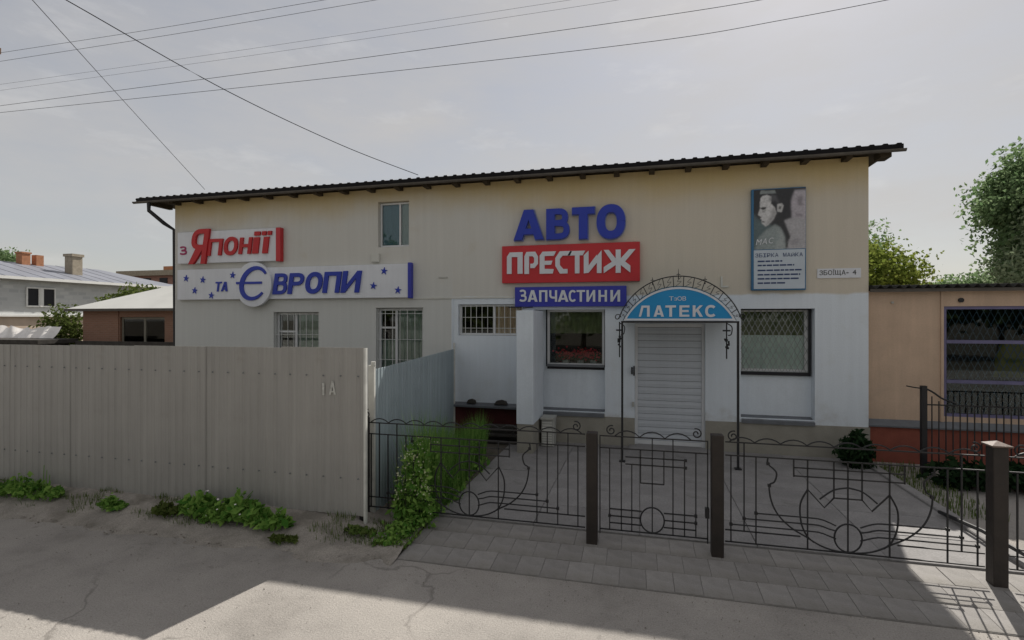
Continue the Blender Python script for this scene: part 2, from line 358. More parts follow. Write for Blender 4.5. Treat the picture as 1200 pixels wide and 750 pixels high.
def ell(cx, cz, rx, rz, a0, a1, n=16, sq=2.5):
    out = []
    for k in range(n + 1):
        a = R(a0 + (a1 - a0) * k / n); c, q = math.cos(a), math.sin(a)
        out.append((cx + rx * math.copysign(abs(c) ** (2 / sq), c), cz + rz * math.copysign(abs(q) ** (2 / sq), q)))
    return out
def letter_shapes(ch, w, h, t):
    """cut letters: convex outlines and bands in a w x h cell with stem width t"""
    b = t * .82; P = []; B = []
    def bx(x0, x1, z0, z1): P.append([(x0, z0), (x1, z0), (x1, z1), (x0, z1)])
    U = ch.upper()
    if U == 'А': P += [[(0, 0), (t, 0), (w / 2 + t * .42, h), (w / 2 - t * .55, h)], [(w - t, 0), (w, 0), (w / 2 + t * .55, h), (w / 2 - t * .42, h)]]; bx(w * .22, w * .78, h * .18, h * .18 + b * .85)
    elif U == 'Л': bx(w - t, w, 0, h); bx(w * .26, w - t, h - b, h); P.append([(0, 0), (t * .85, 0), (w * .26 + t * .85, h - b * .5), (w * .26, h)])
    elif U == 'П': bx(0, t, 0, h); bx(w - t, w, 0, h); bx(t, w - t, h - b, h)
    elif U == 'Н': bx(0, t, 0, h); bx(w - t, w, 0, h); bx(t, w - t, h / 2 - b / 2, h / 2 + b / 2)
    elif U == 'Т': bx(w / 2 - t / 2, w / 2 + t / 2, 0, h - b); bx(0, w, h - b, h)
    elif U == 'Е': bx(0, t, 0, h); bx(t, w, h - b, h); bx(t, w * .93, h / 2 - b / 2, h / 2 + b / 2); bx(t, w, 0, b)
    elif U == 'И': bx(0, t, 0, h); bx(w - t, w, 0, h); P.append([(t * .9, 0), (t * .9, h * .30), (w - t * .9, h), (w - t * .9, h * .70)])
    elif U == 'Ч': bx(w - t, w, 0, h); B.append(([(t / 2, h), (t / 2, h * .62)] + ell(w * .5, h * .60, w * .5 - t / 2, h * .60 - h * .36, 180, 270, 6)[1:] + [(w - t, h * .36)], t * .95))
    elif U == 'К': bx(0, t, 0, h); P += [[(t, h * .35), (t, h * .62), (w - t * 1.1, h), (w, h)], [(t * 1.3, h * .52), (t * 1.9, h * .72), (w, 0), (w - t * 1.15, 0)]]
    elif U == 'В':
        bx(0, t, 0, h); m = h * .53; b = min(b, h * .19)
        B += [([(t, h - b / 2), (w * .5, h - b / 2)] + ell(w * .5, (h - b / 2 + m) / 2, w * .44 - t / 2, (h - b / 2 - m) / 2, 90, -90, 10)[1:-1] + [(w * .5, m), (t, m)], b), ([(t, m), (w * .5, m)] + ell(w * .5, (m + b / 2) / 2, w * .5 - t / 2, (m - b / 2) / 2, 90, -90, 10)[1:-1] + [(w * .5, b / 2), (t, b / 2)], b)]
    elif U == 'Р': bx(0, t, 0, h); m = h * .40; B.append(([(t, h - b / 2), (w * .5, h - b / 2)] + ell(w * .5, (h + m) / 2, w * .5 - t / 2, (h - m - b) / 2 + b * .0, 90, -90, 12)[1:-1] + [(w * .5, m + b / 2), (t, m + b / 2)], b))
    elif U == 'Я':
        bx(w - t, w, 0, h); m = h * .42; B.append(([(w - t, h - b / 2), (w * .5, h - b / 2)] + ell(w * .5, (h + m) / 2, w * .5 - t / 2, (h - m - b) / 2, 90, 270, 12)[1:-1] + [(w * .5, m + b / 2), (w - t, m + b / 2)], b)); P.append([(0, 0), (t * 1.1, 0), (w - t * .75, m + b * .3), (w * .34, m + b * .3)])
    elif U == 'О': B.append((ell(w / 2, h / 2, w / 2 - t / 2, h / 2 - b / 2, 0, 360, 32, 2.25), lambda q: t * .92))
    elif U == 'С': B.append((ell(w / 2, h / 2, w / 2 - t / 2, h / 2 - b / 2, 42, 318, 22, 2.3), t * .92))
    elif U == 'З':
        m = h * .52; B += [(ell(w * .46, (h + m) / 2, w * .44 - t / 2, (h - m) / 2 - b / 2 + b * .3, 150, -90, 14)[0:] + [(w * .30, m)], b), ([(w * .30, m)] + ell(w * .48, (m + b / 2) / 2, w * .5 - t / 2, (m - b / 2) / 2, 90, -150, 14), b)]
    elif ch == 'і': bx(0, w, 0, h * .74); bx(0, w, h * .82, h)
    elif ch == 'ї': bx(w * .25, w * .80, 0, h * .74); bx(0, w * .42, h * .82, h); bx(w * .60, w, h * .82, h)
    return P, B
def cut_letter(ch, x0, x1, z0, z1, yf, yb, shear=0.0, stem=None):
    h = z1 - z0; w = (x1 - x0) - abs(shear) * h; t = stem or .27 * min(w, h * .85)
    P, B = letter_shapes(ch, w, h, t); mb = MB(); k = 0
    for poly in P: mb.prism(poly, yf - .0006 * k, yb); k += 1
    for pts, ww in B: ribbon(mb, pts, ww, yf - .0006 * k, yb); k += 1
    mb.v = [(x0 + x + shear * z, y, z0 + z) for x, y, z in mb.v]; return mb
def word(parent, rows, yf, yb, m, off=None, shear=0.0, name='letter', stem=None):
    for ch, x0, x1, z0, z1 in rows:
        (cut_letter(ch, x0, x1, z0, z1, yf, yb, shear, stem) if off is None else glyph(ch, x0, x1, z0, z1, yf, yb, off, shear)).build(name, m, parent)
def smooth_path(pts, n=6):
    P = [Vector(p) for p in pts]; out = []
    for i in range(len(P) - 1):
        a = P[max(i - 1, 0)]; b = P[i]; c = P[i + 1]; d = P[min(i + 2, len(P) - 1)]
        for k in range(n):
            t = k / n; out.append(.5 * ((2 * b) + (c - a) * t + (2 * a - 5 * b + 4 * c - d) * t * t + (3 * b - a - 3 * c + d) * t ** 3))
    out.append(P[-1]); return out
def quads_obj(name, cen, nrm, size, m, parent=None, aspect=1.6, kind=None, loc=(0, 0, 0), updir=None):
    """many leaf cards: centres (n,3), normals, sizes"""
    n = len(cen); nrm = nrm / np.linalg.norm(nrm, axis=1, keepdims=True)
    a = RNG.normal(size=(n, 3)) if updir is None else updir
    u = np.cross(nrm, a); u /= np.linalg.norm(u, axis=1, keepdims=True) + 1e-9; w = np.cross(u, nrm)
    s = np.broadcast_to(np.asarray(size, float), (n,))[:, None] * .5
    u = u * s; w = w * s * aspect
    V = np.empty((n, 4, 3)); V[:, 0] = cen - w; V[:, 1] = cen + u * .9 - w * .1; V[:, 2] = cen + w; V[:, 3] = cen - u * .9 - w * .1
    pb = np.array(base_of(parent)) if parent else np.array(loc)
    V = V.reshape(-1, 3) - pb
    me = D.meshes.new(name); me.vertices.add(n * 4); me.vertices.foreach_set('co', V.ravel().astype(np.float32))
    me.loops.add(n * 4); me.loops.foreach_set('vertex_index', np.arange(n * 4, dtype=np.int32))
    me.polygons.add(n); me.polygons.foreach_set('loop_start', np.arange(0, n * 4, 4, dtype=np.int32))
    me.update(); me.validate(); me.materials.append(MATS[m])
    o = D.objects.new(name, me); COL.objects.link(o)
    if parent: o.parent = parent
    else: o.location = loc
    return o
def struct(o): o['kind'] = 'structure'; return o

# ------------------------------------------------------------------ ground, road, pavement
MB().add([(-400, -400, -.04), (400, -400, -.04), (400, 600, -.04), (-400, 600, -.04)], [(0, 1, 2, 3)]).build('ground', 'earth')['kind'] = 'structure'
mb = MB()
xs = np.arange(-40, 40.1, .5); edge = 4.86
for i, x in enumerate(xs):
    j = .05 * math.sin(x * 3.1) + .04 * math.sin(x * 7.7 + 1) if x < -2.5 else 0
    mb.v += [(x, -9, 0), (x, edge - .3, 0), (x, edge + j, 0.0)]
for i in range(len(xs) - 1):
    for k in (0, 1): mb.f.append((i * 3 + k, i * 3 + 3 + k, i * 3 + 4 + k, i * 3 + 1 + k)); mb.mi.append(0)
struct(mb.build('road', 'asphalt'))
# soil verge in front of the sheet fence, crumbling at the road edge
mb = MB(); NX, NY = 150, 14; xs = np.linspace(-16, -2.44, NX); ys = np.linspace(4.62, 5.9, NY)
for x in xs:
    for k, y in enumerate(ys):
        t = (y - 4.62) / .55
        bank = min(1, max(0, (-3.02 - x) / .35)); z = -.012 + (.085 * min(1, max(0, t)) ** .8) * (1 - bank) + .20 * bank * min(1, max(0, (y - 4.62) / .76)) ** 1.1 + (.012 * math.sin(x * 5 + y * 9) + .010 * math.sin(x * 13 - y * 17) + random.uniform(-.007, .007)) * (1 if k else 0)
        mb.v.append((x, y + .05 * math.sin(x * 4.3) * (k < 4), z))
for i in range(NX - 1):
    for k in range(NY - 1): mb.f.append((i * NY + k, i * NY + NY + k, i * NY + NY + k + 1, i * NY + k + 1)); mb.mi.append(0)
struct(mb.build('verge', 'verge_soil', smooth=True))
# loose crumbs of broken asphalt along the edge
mb = MB()
for k in range(420):
    x = random.uniform(-9, -2.6); y = 4.74 + random.gauss(0, .07) + .05 * math.sin(x * 4.3); r = random.uniform(.006, .022) * random.random() ** .3; z = .012 + r * .4
    o3 = [Vector((random.gauss(0, 1), random.gauss(0, 1), random.gauss(0, .6))).normalized() * r for _ in range(4)]
    mb.add([(x + q.x, y + q.y, z + q.z) for q in o3], [(0, 1, 2), (0, 2, 3), (0, 3, 1), (1, 3, 2)])
for k in range(1500):
    x = random.uniform(-9, 5.5); y = random.uniform(3.0, 5.45) if x < -2.5 else 4.84 - abs(random.gauss(0, .35)); r = random.uniform(.003, .010)
    z = (.004 if y < 4.62 else (.20 if x < -3.2 else .075) * min(1, max(0, (y - 4.62) / .76)) + .004) + r * .3
    o3 = [Vector((random.gauss(0, 1), random.gauss(0, 1), random.gauss(0, .6))).normalized() * r for _ in range(4)]
    mb.add([(x + q.x, y + q.y, z + q.z) for q in o3], [(0, 1, 2), (0, 2, 3), (0, 3, 1), (1, 3, 2)])
o = mb.build('rubble', 'verge_soil'); tag(o, 'crumbs of broken asphalt along the edge of the road', 'rubble', kind='stuff')
# pavement of small slabs between the road and the iron fence
pv = MB().add([(-2.45, 4.86, .006), (16, 4.86, .006), (16, 5.87, .064), (-2.45, 5.87, .064), (-2.45, 4.86, -.03), (16, 4.86, -.03), (16, 5.87, -.03), (-2.45, 5.87, -.03)], [(0, 1, 2, 3), (0, 4, 5, 1), (3, 2, 6, 7), (0, 3, 7, 4), (1, 5, 6, 2)]).build('pavement', 'joint'); struct(pv)
sx, sy = .25, .335
me = MB().box(-sx / 2 + .0018, sx / 2 - .0018, -sy / 2 + .0018, sy / 2 - .0018, -.03, .0).build('paving_slab', 'slab', None, (0, 0, 0), bevel=.0025)
sm = me.data; D.objects.remove(me)
for r in range(3):
    x = -2.44 + sx / 2 + (.11 if r % 2 else 0); y = 4.865 + sy * (r + .5)
    z0 = [.022, .0413, .0606][r]
    if r % 2: shared(sm, 'paving_slab', pv, (-2.44 + .053, y, z0), (R(3.3), 0, 0), (.42, 1, 1))
    while x < 4.6:
        shared(sm, 'paving_slab', pv, (x, y, z0 + random.uniform(-.003, .002)), (R(3.3) + random.uniform(-.008, .008), random.uniform(-.008, .008), random.uniform(-.008, .008)))
        x += sx
# yard of cast slabs up to the shop
yd = MB().box(-2.45, 3.66, 5.86, 10.0, -.03, .062).build('yard', 'joint'); struct(yd)
cx_, cy_ = 1.215, .675
me = MB().box(-cx_ / 2 + .003, cx_ / 2 - .003, -cy_ / 2 + .003, cy_ / 2 - .003, -.03, 0).build('concrete_slab', 'concrete', None, (0, 0, 0), bevel=.004)
cm = me.data; D.objects.remove(me)
for i in range(5):
    for k in range(6):
        shared(cm, 'concrete_slab', yd, (-2.43 + cx_ * (i + .5), 5.9 + cy_ * (k + .5), .085 + random.uniform(-.004, .004)), (random.uniform(-.004, .004), random.uniform(-.003, .003), 0))
# next yard: earth and worn asphalt
struct(MB().box(3.66, 30, 5.9, 10.1, -.03, .05).build('neighbour_yard', 'asphalt'))
struct(MB().box(3.60, 3.74, 5.95, 9.95, -.02, .12).build('kerb', 'concrete', bevel=.01))
struct(MB().box(-3.7, -2.45, 5.8, 9.95, -.03, .07).build('weed_bed', 'earth'))
struct(MB().box(-14, -3.7, 5.9, 16, -.03, .03).build('back_yard', 'earth'))

# ------------------------------------------------------------------ shop building
shop = thing('shop_building', 'cream and white rendered shop building under a dark corrugated roof', 'building', (-3.5, 9.95, .0))
YF = 9.95
def wall_mesh(x0, x1, z0, z1, y, holes, depth, pick, extra_x=(), extra_z=()):
    """a wall face at y with real openings; each opening gets reveals running back by depth"""
    xs = sorted({x0, x1, *extra_x, *[h[0] for h in holes], *[h[1] for h in holes]}); zs = sorted({z0, z1, *extra_z, *[h[2] for h in holes], *[h[3] for h in holes]})
    xs = [q for q in xs if x0 <= q <= x1]; zs = [q for q in zs if z0 <= q <= z1]; mb = MB()
    for a, b in zip(xs, xs[1:]):
        for c, d in zip(zs, zs[1:]):
            mx_, mz = (a + b) / 2, (c + d) / 2
            if any(h[0] < mx_ < h[1] and h[2] < mz < h[3] for h in holes): continue
            mb.cur = pick(mx_, mz); mb.add([(a, y, c), (b, y, c), (b, y, d), (a, y, d)], [(0, 1, 2, 3)])
    for h in holes:
        a, b, c, d = h[:4]; dp = h[4] if len(h) > 4 else depth; mb.cur = pick((a + b) / 2, (c + d) / 2)
        for q in (((a, c), (a, d)), ((b, d), (b, c)), ((a, d), (b, d)), ((b, c), (a, c))):
            (xa, za), (xb, zb) = q; mb.add([(xa, y, za), (xb, y, zb), (xb, y + dp, zb), (xa, y + dp, za)], [(0, 1, 2, 3)])
    return mb
W_UP = (-5.44, -4.72, 4.02, 4.985); W_1 = (-8.05, -6.88, 1.25, 2.64); W_2 = (-5.49, -4.40, 1.25, 2.725)
W_S = (-3.62, -2.25, 2.15, 2.785); BAY_L = (-2.03, -.644, .69, 2.672); BAY_R = (1.767, 2.968, .71, 2.672); DOOR = (-.09, 1.165, .02, 2.40); RED = (-3.75, -2.05, -.05, .72)
def pick(x, z):
    if z > 2.93: return 0
    return 1 if x < -3.75 else 2
mb = wall_mesh(-10.8, 3.79, -.05, 5.26, YF, [W_UP + (.12,), W_1 + (.16,), W_2 + (.16,), W_S + (.12,), BAY_L + (.2,), BAY_R + (.2,), DOOR + (.14,), RED + (.12,)], .2, pick, (-3.75,), (2.93,))
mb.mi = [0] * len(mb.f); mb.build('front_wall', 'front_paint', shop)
mb = MB(); mb.box(-10.8, -10.6, YF + .005, 18, -.05, 5.26); mb.build('side_wall', 'pale_cream', shop)
mb = MB(); mb.box(3.59, 3.79, YF + .005, 18, -.05, 5.26); mb.build('side_wall', 'pale_cream', shop)
MB().box(-10.6, 3.59, 17.8, 18, -.05, 5.26).build('back_wall', 'pale_cream', shop)
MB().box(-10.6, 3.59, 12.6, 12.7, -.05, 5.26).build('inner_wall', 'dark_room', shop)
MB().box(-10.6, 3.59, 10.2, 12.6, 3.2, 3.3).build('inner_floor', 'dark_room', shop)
# recessed bays behind the pilasters, each with its own window opening
WL = (-1.80, -.668, 1.56, 2.671); WR = (1.768, 2.915, 1.53, 2.671)
wall_mesh(-2.05, -.64, .6, 2.70, YF + .2, [WL], .1, lambda x, z: 0).build('bay_wall', 'whitewash', shop)
wall_mesh(1.76, 2.97, .6, 2.70, YF + .2, [WR], .1, lambda x, z: 0).build('bay_wall', 'whitewash', shop)
MB().box(-3.75, -2.05, YF + .12, YF + .2, -.05, .72).build('recessed_plinth', 'plinth_wine', shop)
mb = MB()
mb.prism([(-.650, -.05), (-.09, -.05), (-.09, .615), (-.650, .615)], YF - .025, YF); mb.prism([(1.165, -.05), (3.805, -.05), (3.805, .64), (1.165, .625)], YF - .025, YF)
mb.prism([(-2.05, -.05), (-.652, -.05), (-.652, .66), (-2.05, .66)], YF - .028, YF); mb.build('plinth', 'plinth_grey', shop)
# free-standing rendered pier left of the shop window
MB().box(-2.15, -1.84, 8.95, YF - .002, .60, 2.64).build('pier', 'whitewash', shop, bevel=.006)
MB().box(-2.14, -1.85, 8.96, YF - .002, -.05, .60).build('pier_plinth', 'plinth_grey', shop)
for a, b, z, y0 in ((-1.98, -.66, .70, YF + .0), (1.78, 2.955, .72, YF + .0)):
    MB().add([(a, YF - .06, z - .035), (b, YF - .06, z - .035), (b, YF + .199, z + .02), (a, YF + .199, z + .02), (a, YF - .06, z - .095), (b, YF - .06, z - .095), (b, YF + .199, z - .095), (a, YF + .199, z - .095)],
             [(0, 1, 2, 3), (4, 7, 6, 5), (0, 4, 5, 1), (1, 5, 6, 2), (2, 6, 7, 3), (3, 7, 4, 0)]).build('ledge', 'flashing', shop)
MB().add([(-3.74, YF - .10, .735), (-2.16, YF - .10, .725), (-2.16, YF + .02, .80), (-3.74, YF + .02, .80), (-3.74, YF - .10, .70), (-2.16, YF - .10, .69), (-2.16, YF + .02, .76), (-3.74, YF + .02, .76)],
         [(0, 1, 2, 3), (4, 7, 6, 5), (0, 4, 5, 1), (1, 5, 6, 2), (2, 6, 7, 3), (3, 7, 4, 0)]).build('ledge', 'flashing', shop)
MB().box(-4.62, -2.2, YF - .018, YF, 2.905, 2.93).build('string_course', 'pale_cream', shop)
MB().box(-3.76, -3.735, YF - .02, YF, .8, 2.9).build('corner_bead', 'whitewash', shop)

def window(rect, y, fm, fw, mulls=(), trans=(), pane='glass', grille=None, gm='grille_white', gy=-.06, curtain_or_reflection=None, sill=None):
    a, b, c, d = rect; mb = MB()
    mb.box(a, a + fw, y, y + .06, c, d); mb.box(b - fw, b, y, y + .06, c, d); mb.box(a + fw, b - fw, y, y + .06, d - fw, d); mb.box(a + fw, b - fw, y, y + .06, c, c + fw)
    for x in mulls: mb.box(x - fw * .5, x + fw * .5, y + .003, y + .057, c + fw, d - fw)
    for z, xa, xb in trans: mb.box(xa, xb, y + .006, y + .054, z - fw * .4, z + fw * .4)
    w = mb.build('window', fm, shop)
    MB().box(a + fw * .9, b - fw * .9, y + .028, y + .034, c + fw * .9, d - fw * .9).build('pane', pane, w)
    if grille:
        g = MB(); r = .007
        if grille[0] == 'bars':
            _, nx, zs_ = grille
            for k in range(nx + 1):
                x = a + .02 + (b - a - .04) * k / nx; g.tube([(x, y + gy, c + .01), (x, y + gy, d - .01)], r, 4)
            for z in zs_: g.tube([(a + .01, y + gy - .012, z), (b - .01, y + gy - .012, z)], r, 4)
        else:
            _, st, asp = grille; wd, ht = b - a, d - c; k = -ht / asp
            x = a - ht / asp
            while x < b:
                for sgn in (1, -1):
                    x0_, z0_, x1_, z1_ = x, c, x + ht / asp, d
                    if x0_ < a: z0_ = c + (a - x0_) * asp; x0_ = a
                    if x1_ > b: z1_ = d - (x1_ - b) * asp; x1_ = b
                    if sgn < 0: x0_, x1_ = a + b - x0_, a + b - x1_
                    if abs(x1_ - x0_) > .01: g.tube([(x0_, y + gy, z0_), (x1_, y + gy, z1_)], r * .8, 4)
                x += st
            for p, q in (((a, c), (b, c)), ((a, d), (b, d)), ((a, c), (a, d)), ((b, c), (b, d))): g.tube([(p[0], y + gy, p[1]), (q[0], y + gy, q[1])], r, 4)
        g.build('grille', gm, w)
    if curtain_or_reflection:
        for xa, xb, za, zb, cm_, amp in curtain_or_reflection:
            q = MB(); n = max(2, int((xb - xa) / .02))
            for i in range(n + 1):
                x = xa + (xb - xa) * i / n; yy = y + .062 + amp * .9 * math.sin(i * 1.1) + amp * .6 * math.sin(i * .43 + 1)
                q.v += [(x, yy, za), (x, yy, zb)]
            for i in range(n): q.f.append((2 * i, 2 * i + 2, 2 * i + 3, 2 * i + 1)); q.mi.append(0)
            q.build('curtain_or_reflection', cm_, w, smooth=True)
    if sill: MB().box(*sill).build('sill', 'flashing', w)
    return w
window((-5.43, -4.73, 4.03, 4.975), YF + .09, 'frame_white', .035, (-4.97,), curtain_or_reflection=[(-5.40, -4.99, 4.05, 4.95, 'blind_teal', .002), (-4.96, -4.76, 4.05, 4.95, 'blind_pale', .004)])
window((-8.04, -6.89, 1.25, 2.63), YF + .12, 'frame_white', .05, (-7.55,), ((2.2, -8.0, -7.58),), grille=('bars', 7, (2.14, 1.7)), gy=-.08, curtain_or_reflection=[(-7.54, -6.9, 1.25, 2.63, 'reflection_green', .02)])  # green sheet behind the glass is a painted reflection
window((-5.48, -4.41, 1.25, 2.715), YF + .12, 'frame_white', .05, (-5.07,), ((2.3, -5.44, -5.1),), grille=('bars', 6, (2.6, 2.05, 1.62)), gy=-.08, curtain_or_reflection=[(-5.06, -4.42, 1.25, 2.71, 'reflection_green', .02), (-5.47, -5.10, 1.25, 2.05, 'reflection_green', .02)])  # both green sheets imitate the reflection in these panes
window((-3.61, -2.26, 2.155, 2.78), YF + .08, 'frame_white', .04, (-2.87,), grille=('bars', 11, (2.30, 2.52)), gy=-.06, curtain_or_reflection=[(-2.85, -2.26, 2.15, 2.78, 'curtain_tan', .02)])
wl = window(WL, YF + .22, 'frame_white', .045, curtain_or_reflection=[(-1.80, -.668, 2.2, 2.7, 'curtain_olive', .02)], sill=(-1.80, -.668, YF + .10, YF + .22, 1.545, 1.585))
mb = MB()
for a, b, c, d in ((WL[0] - .025, WL[0], WL[2] - .02, WL[3]), (WL[1], WL[1] + .02, WL[2] - .02, WL[3]), (WL[0], WL[1], WL[2] - .07, WL[2] - .02)): mb.box(a, b, YF + .19, YF + .215, c, d)
mb.build('shutter_guide', 'frame_dark', wl)
wr = window(WR, YF + .22, 'frame_white', .05, grille=('diamond', .10, 2.0), gm='grille_faint', gy=-.03, curtain_or_reflection=[(1.77, 2.91, 2.19, 2.68, 'curtain_olive', .015), (1.77, 2.91, 1.53, 2.19, 'curtain_lace', .014)])
mb = MB()
for a, b, c, d in ((WR[1], WR[1] + .035, WR[2] - .06, WR[3]), (WR[0], WR[1], WR[2] - .06, WR[2]), (WR[0], WR[1], WR[3] - .022, WR[3])): mb.box(a, b, YF + .15, YF + .215, c, d)
mb.build('shutter_guide', 'frame_dark', wr)
# roller shutter: guides, bottom bar, slats
rs = MB(); rs.box(-.088, -.035, YF + .05, YF + .12, .10, 2.395); rs.box(1.11, 1.163, YF + .05, YF + .12, .10, 2.395); rs.box(-.035, 1.11, YF + .06, YF + .12, 2.33, 2.395)
rs = rs.build('roller_shutter', 'frame_white', shop)
nz = 17; hz = (2.33 - .20) / nz
sl_ = MB(); sl_.prism([(-.572, 0), (.572, 0), (.572, hz - .007), (-.572, hz - .007)], -.012, .02)
sl_.add([(-.572, -.012, hz * .15), (.572, -.012, hz * .15), (.572, -.0175, hz * .45), (-.572, -.0175, hz * .45), (.572, -.012, hz * .8), (-.572, -.012, hz * .8)], [(0, 1, 2, 3), (3, 2, 4, 5)])
so_ = sl_.build('slat', 'shutter', None, (0, 0, 0)); sm_ = so_.data; D.objects.remove(so_)
for k in range(nz): shared(sm_, 'slat', rs, (.5375, YF + .09, .20 + hz * k))
MB().box(-.035, 1.11, YF + .07, YF + .115, .12, .195).build('bottom_bar', 'frame_white', rs)
MB().box(-.20, 1.30, YF - .28, YF + .10, -.03, .115).build('doorstep', 'concrete', shop, bevel=.012)
MB().box(-.115, -.09, YF - .05, YF, 1.42, 1.60).tube([(-.14, YF - .06, 1.45), (-.14, YF - .06, 1.58)], .018, 6).build('lock_box', 'iron', shop)
MB().box(-.14, -.10, YF - .03, YF, .83, .92).build('socket', 'plastic_pale', shop)
MB().box(-5.575, -5.385, YF - .07, YF, 3.70, 3.875).build('vent_box', 'pale_cream', shop, bevel=.008)
MB().box(-4.05, -3.85, YF - .012, YF, 3.33, 3.36).build('bracket', 'plastic_pale', shop)
MB().box(1.43, 1.46, YF - .02, YF, 3.06, 3.26).box(1.46, 1.56, YF - .02, YF, 3.06, 3.09).build('bracket', 'pale_cream', shop)
# roof: ribbed sheets, gutter along the eave, rafter tails, downpipe
rf = MB().box(-11.5, 4.1, 9.72, 18.1, 5.285, 5.30); rf = rf.build('roof', 'rafter_wood', shop)
def ribbed(x0, x1, y0, y1, z0, z1, pitch, h, th=.012, sharp=True):
    mb = MB(); prof = []; x = x0
    while x < x1 - 1e-6:
        for dx, hh in ((0, 0), (.50, 0), (.60, h), (.90, h)): prof.append((min(x + dx * pitch, x1), hh))
        x += pitch
    prof.append((x1, 0)); n = len(prof)
    for y, z in ((y0, z0), (y1, z1)):
        mb.v += [(px, y, z + hh) for px, hh in prof] + [(px, y, z + hh - th) for px, hh in prof]
    for i in range(n - 1):
        mb.f += [(i, i + 1, 2 * n + i + 1, 2 * n + i), (n + i, 3 * n + i, 3 * n + i + 1, n + i + 1), (i, n + i, n + i + 1, i + 1)]; mb.mi += [0] * 3
    return mb
pitch = .2; wS = .985
me = ribbed(0, .98, 0, 8.6, 0, .30, .196, .028, .03).build('roof_sheet', 'roof_metal', None, (0, 0, 0)); rm = me.data; D.objects.remove(me)
for k in range(16): shared(rm, 'roof_sheet', rf, (-11.6 + k * .985, 9.62, 5.335 + random.uniform(-.004, .004)))
MB().box(-11.55, 4.15, 9.66, 9.70, 5.235, 5.335).build('fascia', 'roof_metal', rf)
for k in range(25):
    x = -11.3 + k * .64
    if x < 4.0: MB().box(x - .05, x + .05, 9.705, 10.3, 5.19, 5.283).build('rafter_tail', 'rafter_wood', rf)
MB().box(3.88, 4.04, 9.72, 9.98, 5.17, 5.283).build('verge_beam', 'rafter_wood', rf)
MB().box(-11.56, 4.16, 9.600, 9.616, 5.262, 5.338).build('drip_edge', 'roof_metal', rf)
g = MB(); n = 7
for x, rr, rz in ((-11.66, .04, .045), (4.2, .04, .045), (-11.66, .034, .038), (4.2, .034, .038)):
    for k in range(n): a = math.pi * k / (n - 1); g.v.append((x, 9.62 - rr * math.cos(a), 5.258 - rz * math.sin(a)))
for k in range(n - 1): g.f += [(k, k + 1, n + k + 1, n + k), (2 * n + k, 3 * n + k, 3 * n + k + 1, 2 * n + k + 1), (k, 2 * n + k, 2 * n + k + 1, k + 1)]; g.mi += [0] * 3
g.build('gutter', 'gutter_grey', rf)
MB().tube([(-11.18, 9.60, 5.21), (-11.18, 9.60, 5.03), (-10.98, 9.82, 4.76), (-10.86, 9.99, 4.62), (-10.86, 10.02, .2)], .045, 8).build('downpipe', 'iron', shop)

# ------------------------------------------------------------------ signs
def board(name, label, rect, y, dep, m, cat='sign', edge=None):
    a, b, c, d = rect; t = thing(name, label, cat, ((a + b) / 2, y + dep, c))
    MB().box(a, b, y, y + dep, c, d).build('board', m, t, bevel=.006)
    return t
j = board('signboard', 'white board with slanted red letters and a red end strip', (-10.633, -7.905, 3.79, 4.53), 9.86, .088, 'sign_white')
MB().box(-7.90, -7.78, 9.83, 9.948, 3.775, 4.53).build('end_strip', 'sign_red', j, bevel=.008)
word(j, [('З', -10.571, -10.348, 3.997, 4.189)], 9.845, 9.86, 'letter_purple')
word(j, [('Я', -10.268, -9.661, 3.765, 4.577)], 9.80, 9.858, 'letter_red', shear=.16)
word(j, [('п', -9.76, -9.31, 3.952, 4.336), ('о', -9.315, -8.88, 3.951, 4.364), ('н', -8.89, -8.51, 3.964, 4.339), ('і', -8.52, -8.30, 3.965, 4.46), ('ї', -8.315, -8.00, 3.963, 4.46)], 9.82, 9.858, 'letter_red', shear=.14)
e = board('signboard', 'long white board with blue letters, blue stars and a round disc', (-10.64, -4.70, 2.935, 3.645), 9.86, .088, 'sign_white')
MB().box(-4.695, -4.62, 9.83, 9.948, 2.92, 3.665).build('end_strip', 'sign_blue', e, bevel=.008)
disc = MB(); disc.prism([(-8.455 + .475 * math.cos(2 * math.pi * k / 40), 3.265 + .505 * math.sin(2 * math.pi * k / 40)) for k in range(40)], 9.79, 9.858); disc.build('disc', 'sign_white', e)
# the tall first letter: an open ring with a long crossbar
def stroke(pts, w):
    P = [Vector((p[0], p[1])) for p in pts]; L_, R_ = [], []
    for i, p in enumerate(P):
        t = (P[min(i + 1, len(P) - 1)] - P[max(i - 1, 0)]).normalized(); n_ = Vector((-t.y, t.x)); ww = w(i / (len(P) - 1)) if callable(w) else w
        L_.append(p + n_ * ww / 2); R_.append(p - n_ * ww / 2)
    return L_, R_
def strip(mb, pts, w, y0, y1):
    L_, R_ = stroke(pts, w)
    for i in range(len(L_) - 1): mb.prism([tuple(L_[i]), tuple(R_[i]), tuple(R_[i + 1]), tuple(L_[i + 1])], y0, y1)
mb = MB(); cx0, cz0 = -8.42, 3.287
strip(mb, [(cx0 + .33 * math.cos(a) + .07 * math.sin(a), cz0 + .345 * math.sin(a)) for a in np.linspace(R(38), R(322), 28)], lambda t: .05 + .06 * math.sin(math.pi * t), 9.765, 9.788)
strip(mb, [(-8.90, 3.30), (-8.22, 3.30)], .052, 9.768, 9.787); mb.build('letter', 'letter_blue', e)
word(e, [('Т', -9.56, -9.36, 3.117, 3.344), ('А', -9.385, -9.172, 3.12, 3.341)], 9.84, 9.858, 'letter_blue', shear=.15)
word(e, [('В', -7.985, -7.56, 3.035, 3.502), ('Р', -7.60, -7.15, 3.039, 3.502), ('О', -7.175, -6.68, 3.043, 3.511), ('П', -6.72, -6.24, 3.052, 3.51), ('И', -6.27, -5.76, 3.051, 3.519)], 9.825, 9.858, 'letter_blue', shear=.15)
